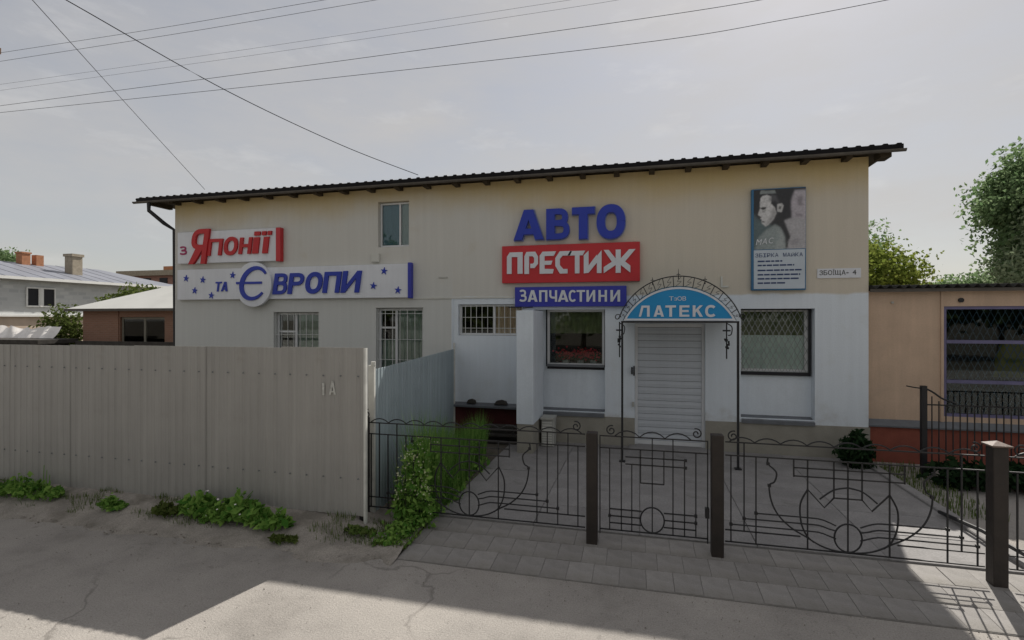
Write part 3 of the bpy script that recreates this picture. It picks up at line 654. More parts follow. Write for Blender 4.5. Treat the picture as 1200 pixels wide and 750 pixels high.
for x, z in ((-10.374, 3.44), (-9.898, 3.397), (-10.128, 3.15), (-9.657, 3.03), (-9.066, 3.489), (-5.245, 3.50), (-5.495, 3.19), (-4.925, 3.09)):
    mb = MB(); mb.prism([(x + (.085 if k % 2 == 0 else .034) * math.sin(math.pi * k / 5 + .12), z + (.085 if k % 2 == 0 else .034) * math.cos(math.pi * k / 5 + .12)) for k in range(10)], 9.845, 9.859); mb.build('star', 'letter_blue', e)
t = thing('channel_letters', 'four big free-standing blue letters fixed above the red board', 'sign', (-1.3, 9.95, 4.02))
for ch, a, b, c, d in [('А', -2.42, -1.82, 4.04, 4.634), ('В', -1.766, -1.287, 4.03, 4.628), ('Т', -1.262, -.833, 4.02, 4.63), ('О', -.80, -.256, 4.01, 4.65)]:
    o = cut_letter(ch, a, b, c, d, 9.83, 9.90, stem=.165).build('letter', 'letter_blue', t)
    cut_letter(ch, a - .014, b + .014, c - .014, d + .014, 9.902, 9.945, stem=.193).build('back_edge', 'letter_edge', o)
t = board('signboard', 'red board with angular white letters below the blue letters', (-2.665, .005, 3.197, 3.935), 9.86, .088, 'sign_red')
# angular cut letters drawn as outlines in a unit cell, then set in their boxes
CUT = {
 'П': [[(0, 0), (.30, 0), (.30, .78), (.68, .78), (.68, 0), (1, 0), (1, 1), (.18, 1), (0, .80)]],
 'Р': [[(0, 0), (.34, 0), (.34, .80), (.0, .80)], [(0, .80), (.34, .80), (.60, .80), (.72, .72), (1, .78), (.80, 1), (.15, 1)], [(.72, .72), (.72, .52), (1, .45), (1, .78)], [(.44, .26), (.75, .26), (1, .45), (.72, .52), (.62, .46), (.44, .46)]],
 'Е': [[(0, .18), (.30, .22), (.30, .80), (0, .82)], [(0, .82), (.30, .80), (.86, .80), (1, 1), (.18, 1)], [(.30, .40), (.70, .40), (.78, .58), (.30, .58)], [(0, 0), (.80, 0), (.86, .2), (.30, .22), (0, .18)]],
 'С': [[(0, .35), (.30, .38), (.30, .66), (0, .70)], [(0, .70), (.30, .66), (.48, .80), (.95, .80), (1.1, 1), (.30, 1)], [(.30, 0), (.80, 0), (.80, .20), (.52, .20), (.30, .38), (0, .35)]],
 'Т': [[(.42, 0), (.68, 0), (.68, .80), (.42, .80)], [(.0, .80), (.86, .80), (1, 1), (.16, 1)]],
 'И': [[(0, 0), (.27, .28), (.27, 1), (0, .80)], [(.74, 0), (1, 0), (1, 1), (.74, .75)], [(.27, .28), (.27, .0), (.0, .0), (.74, .75), (.74, .98)][:1] + [(0, 0), (.27, 0.02), (.74, .46), (.74, .82), (.27, .34)]],
 'Ж': [[(.38, 0), (.54, 0), (.54, 1), (.38, 1)], [(.0, 1), (.16, 1), (.38, .62), (.38, .40), (.30, .40)], [(.0, .0), (.0, .26), (.30, .52), (.38, .42), (.38, .34)], [(.54, .62), (.80, 1), (1, 1), (.66, .46), (.54, .40)], [(.54, .40), (.66, .50), (.84, .30), (.84, 0), (.54, .34)]],
}
for ch, a, b, c, d in [('П', -2.558, -2.239, 3.379, 3.805), ('Р', -2.202, -1.93, 3.372, 3.805), ('Е', -1.897, -1.574, 3.37, 3.80), ('С', -1.588, -1.29, 3.366, 3.798), ('Т', -1.352, -1.011, 3.363, 3.795), ('И', -1.038, -.702, 3.36, 3.792), ('Ж', -.662, -.075, 3.356, 3.795)]:
    mb = MB()
    for k, poly in enumerate(CUT[ch]): mb.prism([(a + (b - a) * u, c + (d - c) * v) for u, v in poly], 9.838 - .0008 * k, 9.859)
    mb.build('letter', 'letter_white', t)
t = board('signboard', 'narrow dark blue board with white capitals over the shop window', (-2.403, -.24, 2.727, 3.115), 9.87, .078, 'sign_blue')
word(t, [('З', -2.322, -2.153, 2.827, 3.054), ('А', -2.141, -1.942, 2.825, 3.052), ('П', -1.91, -1.748, 2.823, 3.049), ('Ч', -1.709, -1.556, 2.822, 3.046), ('А', -1.541, -1.335, 2.82, 3.044), ('С', -1.331, -1.174, 2.819, 3.045), ('Т', -1.178, -1.015, 2.818, 3.042), ('И', -.988, -.822, 2.816, 3.04), ('Н', -.761, -.601, 2.816, 3.037), ('И', -.538, -.357, 2.815, 3.035)], 9.855, 9.869, 'letter_white')
MB().tube([(-2.3, 9.9, 2.72), (-2.3, 9.0, 2.70)], .012, 6).tube([(-2.05, 9.9, 2.72), (-2.05, 9.1, 2.69)], .012, 6).build('stay', 'iron', t)

# poster: printed sheet in a blue frame
t = thing('poster_panel', 'tall framed poster with a monochrome face above a pale blue price list', 'poster', (2.37, 9.95, 2.994))
P0 = (1.932, 2.806, 2.994, 4.791)
MB().box(P0[0], P0[1], 9.87, 9.948, P0[2], P0[3]).build('frame', 'poster_frame', t, bevel=.008)
x0, x1, z0, z1 = 1.968, 2.798, 3.718, 4.775
PW, PH = 104, 132
YY, XX = np.mgrid[0:PH, 0:PW]; UU = (XX + .5) / PW; VV = (YY + .5) / PH
IMG = np.ones((PH, PW, 3)) * np.array([.030, .030, .034])
def inside(poly):
    m = np.zeros((PH, PW), bool); n_ = len(poly); j_ = n_ - 1
    for i_ in range(n_):
        (xi, yi), (xj, yj) = poly[i_], poly[j_]
        c_ = ((yi > VV) != (yj > VV)) & (UU < (xj - xi) * (VV - yi) / ((yj - yi) or 1e-9) + xi); m ^= c_; j_ = i_
    return m
def soft(a_, r):
    k_ = np.exp(-.5 * (np.arange(-3 * r, 3 * r + 1) / max(r * .9, .4)) ** 2); k_ /= k_.sum(); p_ = 3 * r
    for ax in (0, 1):
        q_ = np.pad(a_, [(p_, p_) if i_ == ax else (0, 0) for i_ in range(2)], mode='edge'); a_ = sum(w_ * np.take(q_, np.arange(i_, i_ + a_.shape[ax]), axis=ax) for i_, w_ in enumerate(k_))
    return a_
def lay(poly, col, r=1, f=1.0):
    global IMG
    m = soft(inside(poly).astype(float), r)[..., None] * f; IMG = IMG * (1 - m) + np.array(col) * m
lay([(.0, 0), (.40, 0), (.36, .40), (.12, .50), (.0, .60)], (.10, .14, .15), 3)
lay([(.74, .50), (1, .46), (1, .97), (.80, .97), (.73, .80)], (.42, .39, .43), 2)
lay([(.58, .47), (.76, .52), (1, .48), (1, 0), (.64, 0), (.70, .2)], (.40, .39, .41), 2)
lay([(.84, .86), (.95, .86), (.94, .70), (.86, .72)], (.20, .18, .20), 2, .8); lay([(.80, .60), (.96, .56), (.95, .52), (.82, .54)], (.22, .20, .22), 2, .7)
lay([(.70, .14), (.86, .18), (.90, .10), (.74, .05)], (.27, .26, .28), 2, .7); lay([(.62, .10), (.66, .10), (.66, .03), (.62, .04)], (.03, .03, .03), 1)
lay([(.02, 0), (.62, 0), (.60, .22), (.52, .36), (.42, .42), (.34, .37), (.24, .33), (.1, .2)], (.26, .30, .30), 2)
lay([(.40, 0), (.62, 0), (.60, .22), (.52, .36), (.46, .38), (.52, .2)], (.36, .39, .39), 3, .8)
lay([(.12, .935), (.44, .935), (.42, .985), (.14, .99)], (.26, .29, .29), 1, .9)
lay([(.14, .87), (.12, .76), (.13, .70), (.085, .585), (.14, .555), (.135, .52), (.165, .50), (.15, .465), (.17, .44), (.24, .385), (.30, .42), (.40, .51), (.45, .60), (.41, .70), (.34, .77), (.36, .88), (.26, .915), (.18, .90)], (.58, .575, .58), 1)
lay([(.45, .60), (.41, .70), (.36, .68), (.34, .56), (.27, .46), (.24, .385), (.30, .42), (.40, .51)], (.27, .265, .27), 3, .8)
lay([(.12, .705), (.25, .715), (.24, .675), (.17, .665)], (.04, .04, .04), 1); lay([(.15, .66), (.25, .665), (.22, .62), (.17, .62)], (.30, .30, .30), 1, .8)
lay([(.09, .56), (.16, .55), (.155, .525), (.11, .53)], (.08, .08, .08), 1, .9); lay([(.15, .478), (.23, .472), (.21, .45), (.16, .455)], (.07, .07, .07), 1, .9)
lay([(.30, .80), (.44, .80), (.47, .72), (.50, .78), (.44, .90), (.34, .92)], (.11, .11, .12), 2, .7)
lay([(.46, .63), (.55, .61), (.585, .72), (.55, .765), (.46, .75)], (.50, .50, .50), 1); lay([(.485, .67), (.53, .66), (.545, .71), (.50, .72)], (.08, .08, .08), 1, .9)
lay([(.44, .585), (.54, .59), (.72, .20), (.66, .14), (.60, .30), (.50, .42), (.40, .46)], (.035, .035, .038), 2, .95)
IMG = IMG * (1 + .10 * soft(RNG.normal(size=(PH, PW)), 1)[..., None] * 2)
mb = MB(); vx = np.linspace(x0, x1, PW + 1); vz = np.linspace(z0, z1, PH + 1)
mb.v = [(float(x), 9.8655, float(z)) for z in vz for x in vx]; mb.f = [(r_ * (PW + 1) + c_, r_ * (PW + 1) + c_ + 1, (r_ + 1) * (PW + 1) + c_ + 1, (r_ + 1) * (PW + 1) + c_) for r_ in range(PH) for c_ in range(PW)]; mb.mi = [0] * len(mb.f)
pm, pt_, pb_ = nodes('poster_print'); at_ = pt_.nodes.new('ShaderNodeAttribute'); at_.attribute_name = 'print'; pt_.links.new(at_.outputs['Color'], pb_.inputs['Base Color']); pb_.inputs['Roughness'].default_value = .45; MATS['poster_print'] = pm
po = mb.build('picture', 'poster_print', t)
ca = po.data.color_attributes.new('print', 'FLOAT_COLOR', 'POINT')
PADDED = np.pad(IMG, ((0, 1), (0, 1), (0, 0)), mode='edge').reshape(-1, 3); ca.data.foreach_set('color', np.concatenate([np.clip(PADDED, 0, 1), np.ones((len(PADDED), 1))], 1).astype(np.float32).ravel())
word(t, [('M', 2.0, 2.10, 3.80, 3.90), ('A', 2.10, 2.20, 3.81, 3.91), ('C', 2.20, 2.29, 3.82, 3.92)], 9.855, 9.859, 'letter_white', REG, shear=.2)
MB().box(1.968, 2.787, 9.862, 9.869, 3.02, 3.706).build('price_list', 'poster_paper', t)
hdr = 'ЗБІРКА МАЙКА'; xw = 1.99
for ch in hdr:
    if ch != ' ': glyph(ch, xw, xw + .052, 3.580, 3.648, 9.858, 9.861, REG).build('letter', 'ink_blue', t)
    xw += .0645
for xe, z in ((2.428, 3.507), (2.618, 3.435), (2.739, 3.347), (2.712, 3.27), (2.712, 3.198), (2.483, 3.122)):
    mb = MB(); x = 2.03
    while x < xe - .02:
        w = random.uniform(.05, .13)
        mb.box(x, min(x + w, xe), 9.859, 9.8615, z - .013, z + .013); x += w + .014
    mb.build('text_line', 'ink_blue', t)
t = thing('address_plate', 'small white street plate with black letters near the right corner', 'sign', (3.33, 9.95, 3.197))
MB().box(3.002, 3.672, 9.935, 9.948, 3.197, 3.362).build('plate', 'letter_white', t)
xw = 3.035
for ch, w in (('З', .065), ('Б', .068), ('О', .075), ('Ї', .034), ('Щ', .10), ('А', .072), ('-', .045), (' ', .05), ('4', .066)):
    if ch != ' ':
        if ch == '-': glyph(ch, xw, xw + w - .012, 3.275, 3.29, 9.931, 9.936, REG).build('letter', 'ink_black', t)
        else: glyph(ch, xw, xw + w - .012, 3.25 - (.012 if ch == 'Щ' else 0), 3.332 + (.02 if ch == 'Ї' else 0), 9.931, 9.936, REG).build('letter', 'ink_black', t)
    xw += w

# ------------------------------------------------------------------ entrance canopy
cn = thing('entrance_canopy', 'arched wrought iron canopy on two thin posts with a blue name panel', 'canopy', (.62, 8.81, .09))
CY = 8.81; cxm = .615; hwid = .88; zb = 2.46; rise = .555
RR = (hwid ** 2 + rise ** 2) / (2 * rise)
def arc(h, r, n=24, base=zb):
    rad = (h ** 2 + r ** 2) / (2 * r); a0 = math.asin(h / rad)
    return [(cxm + rad * math.sin(-a0 + 2 * a0 * k / n), base + r - rad + rad * math.cos(-a0 + 2 * a0 * k / n)) for k in range(n + 1)]
for x in (-.285, 1.525): MB().box(x - .017, x + .017, CY - .017, CY + .017, .09, 2.43).box(x - .05, x + .05, CY - .05, CY + .05, .088, .105).build('post', 'iron', cn)
ar = arc(hwid, rise)
sp = MB(); sp.prism(ar, CY - .012, CY + .012); sp = sp.build('name_panel', 'canopy_blue', cn)
mb = MB(); inner = arc(hwid - .035, rise - .035, 24, zb + .0)
for i in range(24): mb.prism([ar[i], inner[i], inner[i + 1], ar[i + 1]][::-1], CY - .018, CY - .0125)
mb.box(cxm - hwid + .02, cxm + hwid - .02, CY - .0185, CY - .0125, zb + .003, zb + .035); mb.build('border', 'letter_white', sp)
word(sp, [('Л', -.015, .161, 2.526, 2.711), ('А', .224, .388, 2.526, 2.713), ('Т', .411, .578, 2.525, 2.712), ('Е', .631, .785, 2.525, 2.711), ('К', .837, .993, 2.525, 2.71), ('С', 1.026, 1.206, 2.521, 2.713)], CY - .024, CY - .0125, 'letter_white')
word(sp, [('Т', .47, .54, 2.79, 2.858), ('з', .545, .595, 2.79, 2.84), ('О', .60, .67, 2.79, 2.858), ('В', .68, .735, 2.79, 2.858)], CY - .017, CY - .0125, 'letter_white', REG)
MB().box(-.302, 1.542, CY - .02, CY + .02, 2.425, 2.455).build('beam', 'iron', cn)
for x in (-.285, 1.525): MB().box(x - .014, x + .014, CY + .02, YF - .002, 2.425, 2.453).build('side_beam', 'iron', cn)
mb = MB(); n = 24
ro = arc(hwid + .012, rise + .012, n)
for y in (CY + .014, YF - .004):
    mb.v += [(x, y, z + .006) for x, z in ro] + [(x, y, z) for x, z in ar]
for i in range(n):
    a = 2 * (n + 1); mb.f += [(i, i + 1, a + i + 1, a + i), (n + 1 + i, a + n + 1 + i, a + n + 2 + i, n + 2 + i), (i, n + 1 + i, n + 2 + i, i + 1)]; mb.mi += [0] * 3
mb.build('roof_sheet', 'canopy_roof', cn)
oa = arc(.955, .70, 30, zb + .03)
MB().tube([(x, CY - .03, z) for x, z in oa], .010, 6).build('arch_rail', 'iron', cn)
for k in range(1, 30, 1):
    ox, oz = oa[k]; i_ = k / 30 * 24; a_, b_ = ar[int(i_)], ar[min(24, int(i_) + 1)]; f_ = i_ - int(i_); ix, iz = a_[0] + (b_[0] - a_[0]) * f_, a_[1] + (b_[1] - a_[1]) * f_
    if k % 2 == 0:
        MB().tube([(ix, CY - .03, iz), (ox, CY - .03, oz)], .007, 5).build('spoke', 'iron', cn)
    else:
        mx_, mz_ = (ix + ox) / 2, (iz + oz) / 2; dx, dz = ox - ix, oz - iz
        MB().tube(smooth_path([(ix - dz * .3, CY - .03, iz + dx * .3), (mx_ + dz * .25, CY - .03, mz_ - dx * .25), (mx_ - dz * .1, CY - .03, mz_ + dx * .1), (ox + dz * .3, CY - .03, oz - dx * .3)], 4), .005, 4).build('scroll', 'iron', cn)
for k in (10, 15, 20):
    x, z = oa[k]; L_ = .12 if k == 15 else .075
    MB().tube([(x, CY - .03, z - .05), (x, CY - .03, z + L_)], .009, 5, r1=.003).tube([(x - .03, CY - .03, z + .02), (x, CY - .03, z + .035), (x + .03, CY - .03, z + .02)], .007, 4).build('finial', 'iron', cn)
for sgn, xx in ((-1, oa[0][0]), (1, oa[-1][0])):
    MB().tube([(xx + sgn * (.05 - .055 * math.cos(a) * (1 - a / 9)) - sgn * .03, CY - .03, zb + .055 + .06 * math.sin(a) * (1 - a / 9)) for a in np.linspace(0, 6.2, 20)], .008, 5).build('scroll', 'iron', cn)
for x in (-.33, 1.37):
    mb = MB(); y = CY + .10 if x > 0 else CY + .06
    mb.tube([(x, y, 2.44), (x, y, 1.84)], .011, 5); mb.tube([(x - .06, y, 2.30), (x + .06, y, 2.30)], .014, 5)
    mb.tube(smooth_path([(x, y, 2.42), (x + .08, y, 2.36), (x + .07, y, 2.24), (x + .02, y, 2.22)], 5), .009, 5)
    for k in range(11): 
        px_, pz_ = x + random.uniform(-.03, .035), 2.10 + random.uniform(-.09, .09)
        mb.tube([(px_, y - .012, pz_ - .016), (px_, y - .012, pz_ + .016)], .016, 6)
    mb.build('bracket', 'iron', cn)

# ------------------------------------------------------------------ profiled sheet fences
def sheet_mesh(w, h, pitch, dep, th=.006):
    mb = MB(); prof = []; x = 0
    while x < w - 1e-6:
        for dx, q in ((0, 0), (.34, 0), (.46, dep), (.88, dep)): prof.append((min(w, x + dx * pitch), q))
        x += pitch
    prof.append((w, 0)); n = len(prof)
    for z in (0, h): mb.v += [(x, -q, z) for x, q in prof] + [(x, -q + th, z) for x, q in prof]
    for i in range(n - 1):
        mb.f += [(i, i + 1, 2 * n + i + 1, 2 * n + i), (n + i, 3 * n + i, 3 * n + i + 1, n + i + 1), (2 * n + i, 2 * n + i + 1, 3 * n + i + 1, 3 * n + i), (i, n + i, n + i + 1, i + 1)]; mb.mi += [0] * 4
    return mb
sf = thing('sheet_fence', 'tall fence of brownish grey profiled metal sheets along the road', 'fence', (-7, 5.38, .15))
o = sheet_mesh(1.15, 1.965, .115, .008).build('sheet', 'fence_sheet', None, (0, 0, 0)); me = o.data; D.objects.remove(o)
for k in range(9):
    x = -3.112 - 1.132 * (k + 1); shared(me, 'sheet', sf, (x, 5.38 + (k % 2) * .0045, .187 + random.uniform(-.004, .004) - .006 * k), (random.uniform(-.003, .003), random.uniform(-.001, .001), 0))
    for z in (.62, 1.82):                                            # roofing screws along the rails
        q = MB()
        for i in range(5): q.tube([(x + .13 + .23 * i, 5.366, z), (x + .13 + .23 * i, 5.376, z)], .009, 6)
        q.build('screw_row', 'flashing', sf)['kind'] = 'stuff'
for k in range(5):
    x = -3.17 - 2.3 * k; MB().box(x - .03, x + .03, 5.412, 5.47, .0, 2.08).build('post', 'iron', sf)
for z in (.60, 1.80): MB().box(-13.2, -3.14, 5.394, 5.411, z, z + .05).build('rail', 'iron', sf)
MB().box(-3.115, -3.088, 5.358, 5.40, .06, 2.152).build('edge_strip', 'white_edge', sf)
mb = MB(); mb.box(-3.665, -3.636, 5.3625, 5.366, 1.589, 1.73); mb.build('painted_mark', 'mark_paint', sf)
cut_letter('А', -3.573, -3.482, 1.594, 1.753, 5.3625, 5.366).build('painted_mark', 'mark_paint', sf)
ss = thing('sheet_fence', 'blue grey profiled sheet fence running back to the shop wall', 'fence', (-3.4, 7.8, .07))
o = sheet_mesh(1.0, 1.79, .10, .014).build('sheet', 'side_sheet', None, (0, 0, 0)); me = o.data; D.objects.remove(o)
ang = math.atan2(4.2, -.53)
for k in range(4):
    t_ = k * 1.03; shared(me, 'sheet', ss, (-3.18 + math.cos(ang) * t_, 5.76 + math.sin(ang) * t_, .08), (0, 0, ang), (1.04, 1, 1))
MB().box(-3.246, -3.165, 5.69, 5.73, .05, 1.92).build('post', 'white_edge', ss)
MB().tube([(-3.185, 5.71, 1.92), (-3.185, 5.71, 1.965)], .028, 8).build('post_cap', 'white_edge', ss)
MB().box(-3.70, -3.67, 9.87, 9.91, .05, 2.0).build('post', 'white_edge', ss)
for z in (.4, 1.6): MB().tube([(-3.26, 5.80, z), (-3.77, 9.9, z)], .02, 4).build('rail', 'iron', ss)

# ------------------------------------------------------------------ wrought iron fence
FY = 5.65; RI = .0085
def bar(parent, p, q, name='bar', r=RI): MB().tube([(p[0], FY, p[1]), (q[0], FY, q[1])], r, 4).build(name, 'iron', parent)
def curve(parent, pts, name='scroll', n=5, r=RI): MB().tube(smooth_path([(x, FY - .004, z) for x, z in pts], n), r, 5).build(name, 'iron', parent)
def ring(parent, cx, cz, rx, rz): MB().tube([(cx + rx * math.cos(2 * math.pi * k / 28), FY - .006, cz + rz * math.sin(2 * math.pi * k / 28)) for k in range(28)], RI, 5, True).build('ring', 'iron', parent)
def wave(parent, x0, x1, z, p=.235, h=.046):
    n = max(1, round((x1 - x0) / p)); p = (x1 - x0) / n; pts = []
    for k in range(n):
        for a in range(6): t = a / 6; pts.append((x0 + (k + t) * p, FY - .003, z + h * math.sin(math.pi * t) ** .8))
    pts.append((x1, FY - .003, z)); MB().tube(pts, .007, 5).build('wave_band', 'iron', parent)
def spiral(parent, x, z, r, sgn): MB().tube([(x + sgn * r * (1 - a / 11) * math.cos(a + 1.2), FY - .003, z + r * (1 - a / 11) * math.sin(a + 1.2)) for a in np.linspace(0, 8.6, 26)], .0075, 5).build('spiral', 'iron', parent)
def knot(parent, pts):
    for x, z in pts: MB().box(x - .014, x + .014, FY - .014, FY + .014, z - .014, z + .014).build('knot', 'iron', parent)
def panel(label, x0, x1, cx, outer, inner):
    t = thing('iron_fence', label, 'fence', (cx, FY, .1), 'wrought iron fence panels between the brown posts')
    for z, nm in ((1.228, 'rail'), (1.092, 'rail'), (.205, 'rail')): bar(t, (x0, z), (x1, z), nm)
    wave(t, x0 + .04, x1 - .04, 1.236)
    for s in (-1, 1):
        for k, u in enumerate(outer): bar(t, (cx + s * u, 1.228 if k % 2 else 1.092), (cx + s * u, .325 if k % 2 else .205))
        bar(t, (cx + s * inner, 1.092), (cx + s * inner, .205)); bar(t, (cx + s * .122, 1.092), (cx + s * .122, .73)); bar(t, (cx + s * .48, 1.092), (cx + s * .48, .915))
        curve(t, [(cx + s * u, z) for u, z in ((.716, 1.092), (.716, 1.03), (.64, .95), (.655, .855), (.704, .81), (.685, .656), (.62, .52), (.504, .405), (.366, .325), (.25, .258), (.139, .222), (0, .207))])
        curve(t, [(cx + s * u, z) for u, z in ((.356, .80), (.42, .654), (.415, .475), (.366, .345), (.30, .28))])
        MB().tube([(cx + s * u, FY, z) for u, z in ((.356, .80), (.206, .63), (.122, .733))], RI, 4).build('zigzag', 'iron', t)
        curve(t, [(cx + s * u, z) for u, z in ((.25, .71), (.127, .81), (0, .843))])
        o1 = outer[-1] if len(outer) < 4 else outer[-2]
        for (u, z, ez) in ((outer[-1], .519, .462), (outer[-2], .455, .412), (outer[-3], .386, .335)):
            curve(t, [(cx + s * u, z), (cx + s * .35, z), (cx + s * .24, z - .006), (cx + s * .17, z - .028), (cx + s * .105, ez)], 'fan_rod', 4, .0075)
        bar(t, (cx + s * (abs((x1 if s > 0 else x0) - cx)), .325), (cx + s * .42, .325), 'rail')
        knot(t, [(cx + s * .716, 1.03), (cx + s * .704, .81), (cx + s * outer[-1], .519), (cx + s * outer[-2], .455), (cx + s * outer[-3], .386)])
    bar(t, (cx, 1.092), (cx, .215)); bar(t, (cx - .122, .733), (cx + .122, .733), 'zigzag')
    for z in (1.008, .925): bar(t, (cx - .48, z), (cx + .48, z), 'rail')
    ring(t, cx, .352, .12, .137)
    return t
pa = panel('wrought iron fence panel in front of the weeds, left of the gate', -3.22, -.58, -1.92, [1.26, 1.15, 1.036, .918, .80], .35)
spiral(pa, -3.24, 1.33, .06, 1); MB().tube([(-3.215, FY, .05), (-3.215, FY, 1.29)], .014, 6).build('end_post', 'iron', pa)
spiral(pa, -.68, 1.31, .055, -1)
pb = panel('wrought iron fence panel right of the gate with the bowl pattern', .855, 3.095, 1.975, [1.065, .94, .828], .355)
spiral(pb, .93, 1.29, .055, 1); spiral(pb, 3.02, 1.30, .05, -1)
pc = panel('wrought iron fence panel cut by the right edge of the photo', 3.285, 5.53, 4.41, [1.065, .94, .828], .355)
spiral(pc, 3.37, 1.29, .055, 1)
gt = thing('iron_gate', 'wrought iron wicket gate with a low ring between two brown posts', 'gate', (.13, FY, .1))
for z in (1.222, 1.093, .21): bar(gt, (-.425, z), (.69, z), 'rail')
wave(gt, -.26, .52, 1.228, .26, .06); spiral(gt, -.30, 1.285, .055, 1); spiral(gt, .575, 1.295, .055, -1)
for x, a, b in ((-.316, 1.093, .21), (-.192, 1.222, .21), (-.082, .93, .21), (.01, 1.093, .735), (.13, 1.222, .22), (.249, 1.093, .735), (.341, 1.222, .21), (.457, 1.0, .21), (.569, 1.093, .21), (-.42, 1.22, .16), (.685, 1.22, .16)): bar(gt, (x, a), (x, b))
for z in (1.008, .93): bar(gt, (-.15, z), (.467, z), 'rail')
bar(gt, (.01, .738), (.249, .738), 'rail'); ring(gt, .13, .352, .122, .135)
for z in (.435, .36, .285):
    bar(gt, (-.316, z), (.012 + (.01 if z != .36 else -.005), z), 'rail'); bar(gt, (.248, z), (.569, z), 'rail')
knot(gt, [(.467, 1.008), (.467, .93), (-.316, .36), (.569, .435), (.569, .36)])
MB().box(.66, .70, FY - .03, FY + .03, .43, .53).build('latch', 'iron', gt)
def post(x, w, z1, label, cap=True):
    t = thing('fence_post', label, 'post', (x, FY, .05), 'square brown posts of the iron fence')
    MB().box(x - w / 2, x + w / 2, FY - w / 2, FY + w / 2, .02, z1).build('shaft', 'post_brown', t, bevel=.006)
    if cap:
        k = w / 2 + .022; zt = z1 + .05
        MB().add([(x - k, FY - k, z1 + .002), (x + k, FY - k, z1 + .002), (x + k, FY + k, z1 + .002), (x - k, FY + k, z1 + .002), (x - k, FY - k, z1 + .016), (x + k, FY - k, z1 + .016), (x + k, FY + k, z1 + .016), (x - k, FY + k, z1 + .016), (x, FY, zt)],
                 [(3, 2, 1, 0), (0, 1, 5, 4), (1, 2, 6, 5), (2, 3, 7, 6), (3, 0, 4, 7), (4, 5, 8), (5, 6, 8), (6, 7, 8), (7, 4, 8)]).build('cap', 'post_cap', t)
    return t
post(-.505, .118, 1.255, 'square brown post left of the iron gate', False); post(.777, .118, 1.30, 'square brown post right of the iron gate', False); post(3.19, .118, 1.325, 'thickest brown post with a pyramid cap beside the sunlit paving')

# ------------------------------------------------------------------ neighbouring building on the right
nb = thing('neighbour_building', 'low tan rendered building with a violet framed window on the right', 'building', (8, 10.05, 0)); NY_ = 10.05
OP = (4.93, 8.6, .86, 2.70)
wall_mesh(3.80, 16, -.05, 2.97, NY_, [OP], .12, lambda x, z: 0).build('front_wall', 'tan_render', nb)
MB().box(3.80, 16, 15, 15.2, -.05, 2.97).build('back_wall', 'tan_render', nb); MB().box(15.8, 16, NY_ + .005, 15, -.05, 2.97).build('side_wall', 'tan_render', nb)
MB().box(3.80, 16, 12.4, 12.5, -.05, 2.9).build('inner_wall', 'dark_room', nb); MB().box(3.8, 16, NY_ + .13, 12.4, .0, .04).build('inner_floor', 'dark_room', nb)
MB().box(4.885, 4.925, NY_ - .02, NY_, .77, 2.95).build('pilaster', 'tan_render', nb)
MB().box(3.81, 16, NY_ - .06, NY_, -.05, .675).build('plinth', 'plinth_orange', nb)
MB().add([(3.80, NY_ - .10, .68), (16, NY_ - .10, .68), (16, NY_, .775), (3.8, NY_, .775), (3.80, NY_ - .10, .655), (16, NY_ - .10, .655), (16, NY_, .70), (3.8, NY_, .70)], [(0, 1, 2, 3), (4, 7, 6, 5), (0, 4, 5, 1), (1, 5, 6, 2), (2, 6, 7, 3), (3, 7, 4, 0)]).build('ledge', 'flashing', nb)
mb = MB(); a, b, c, d = OP
mb.box(a, a + .05, NY_ + .02, NY_ + .08, c, d); mb.box(b - .05, b, NY_ + .02, NY_ + .08, c, d); mb.box(a + .05, b - .05, NY_ + .02, NY_ + .08, d - .05, d); mb.box(a + .05, b - .05, NY_ + .02, NY_ + .08, c, c + .05)
for z in (2.11, 1.445): mb.box(a + .05, b - .05, NY_ + .015, NY_ + .085, z - .028, z + .028)
nw = mb.build('window', 'frame_violet', nb)
for za, zb_ in ((c + .05, 1.417), (1.473, 2.082), (2.138, d - .05)): MB().box(a + .05, b - .05, NY_ + .05, NY_ + .055, za, zb_).build('pane', 'glass_dark', nw)
mb = MB()
for za, zb_ in ((c + .05, 1.417), (1.473, 2.082), (2.138, d - .05)):
    h = zb_ - za; st = .10; x = a
    while x + h * .45 < b:
        mb.tube([(x, NY_ + .10, za), (x + h * .45, NY_ + .10, zb_)], .007, 4); mb.tube([(x + h * .45, NY_ + .105, za), (x, NY_ + .105, zb_)], .007, 4); x += st
mb.build('grille', 'grille_violet', nw)
mb = MB(); mb.prism([(5.85, 1.5), (6.5, 1.5), (6.5, 2.05), (5.95, 2.08), (5.88, 1.8)], NY_ + .4, NY_ + .42); mb.build('curtain_or_reflection', 'cloth_yellow', nw)
MB().tube([(5.17, NY_ - .03, 2.80), (5.17, NY_, 2.80)], .04, 8).build('vent', 'iron', nb)
MB().tube([(4.18, NY_ - .03, 2.77), (4.18, NY_, 2.77)], .02, 6).build('bracket', 'plastic_pale', nb)
nr = MB().box(3.80, 16.2, NY_ - .02, 15.3, 2.972, 2.985).build('roof', 'rafter_wood', nb)
mb = MB(); L_ = 1.1; n = 48
for y, z in ((0, 0), (5.4, .12)):
    mb.v += [(L_ * i / n, y, z + .028 * math.cos(2 * math.pi * i / n * 8)) for i in range(n + 1)] + [(L_ * i / n, y, z - .010 + .028 * math.cos(2 * math.pi * i / n * 8)) for i in range(n + 1)]
for i in range(n):
    k = n + 1; mb.f += [(i, i + 1, 2 * k + i + 1, 2 * k + i), (k + i, 3 * k + i, 3 * k + i + 1, k + i + 1), (i, k + i, k + i + 1, i + 1)]; mb.mi += [0] * 3
o = mb.build('roof_sheet', 'slate_sheet', None, (0, 0, 0), smooth=True); me = o.data; D.objects.remove(o)
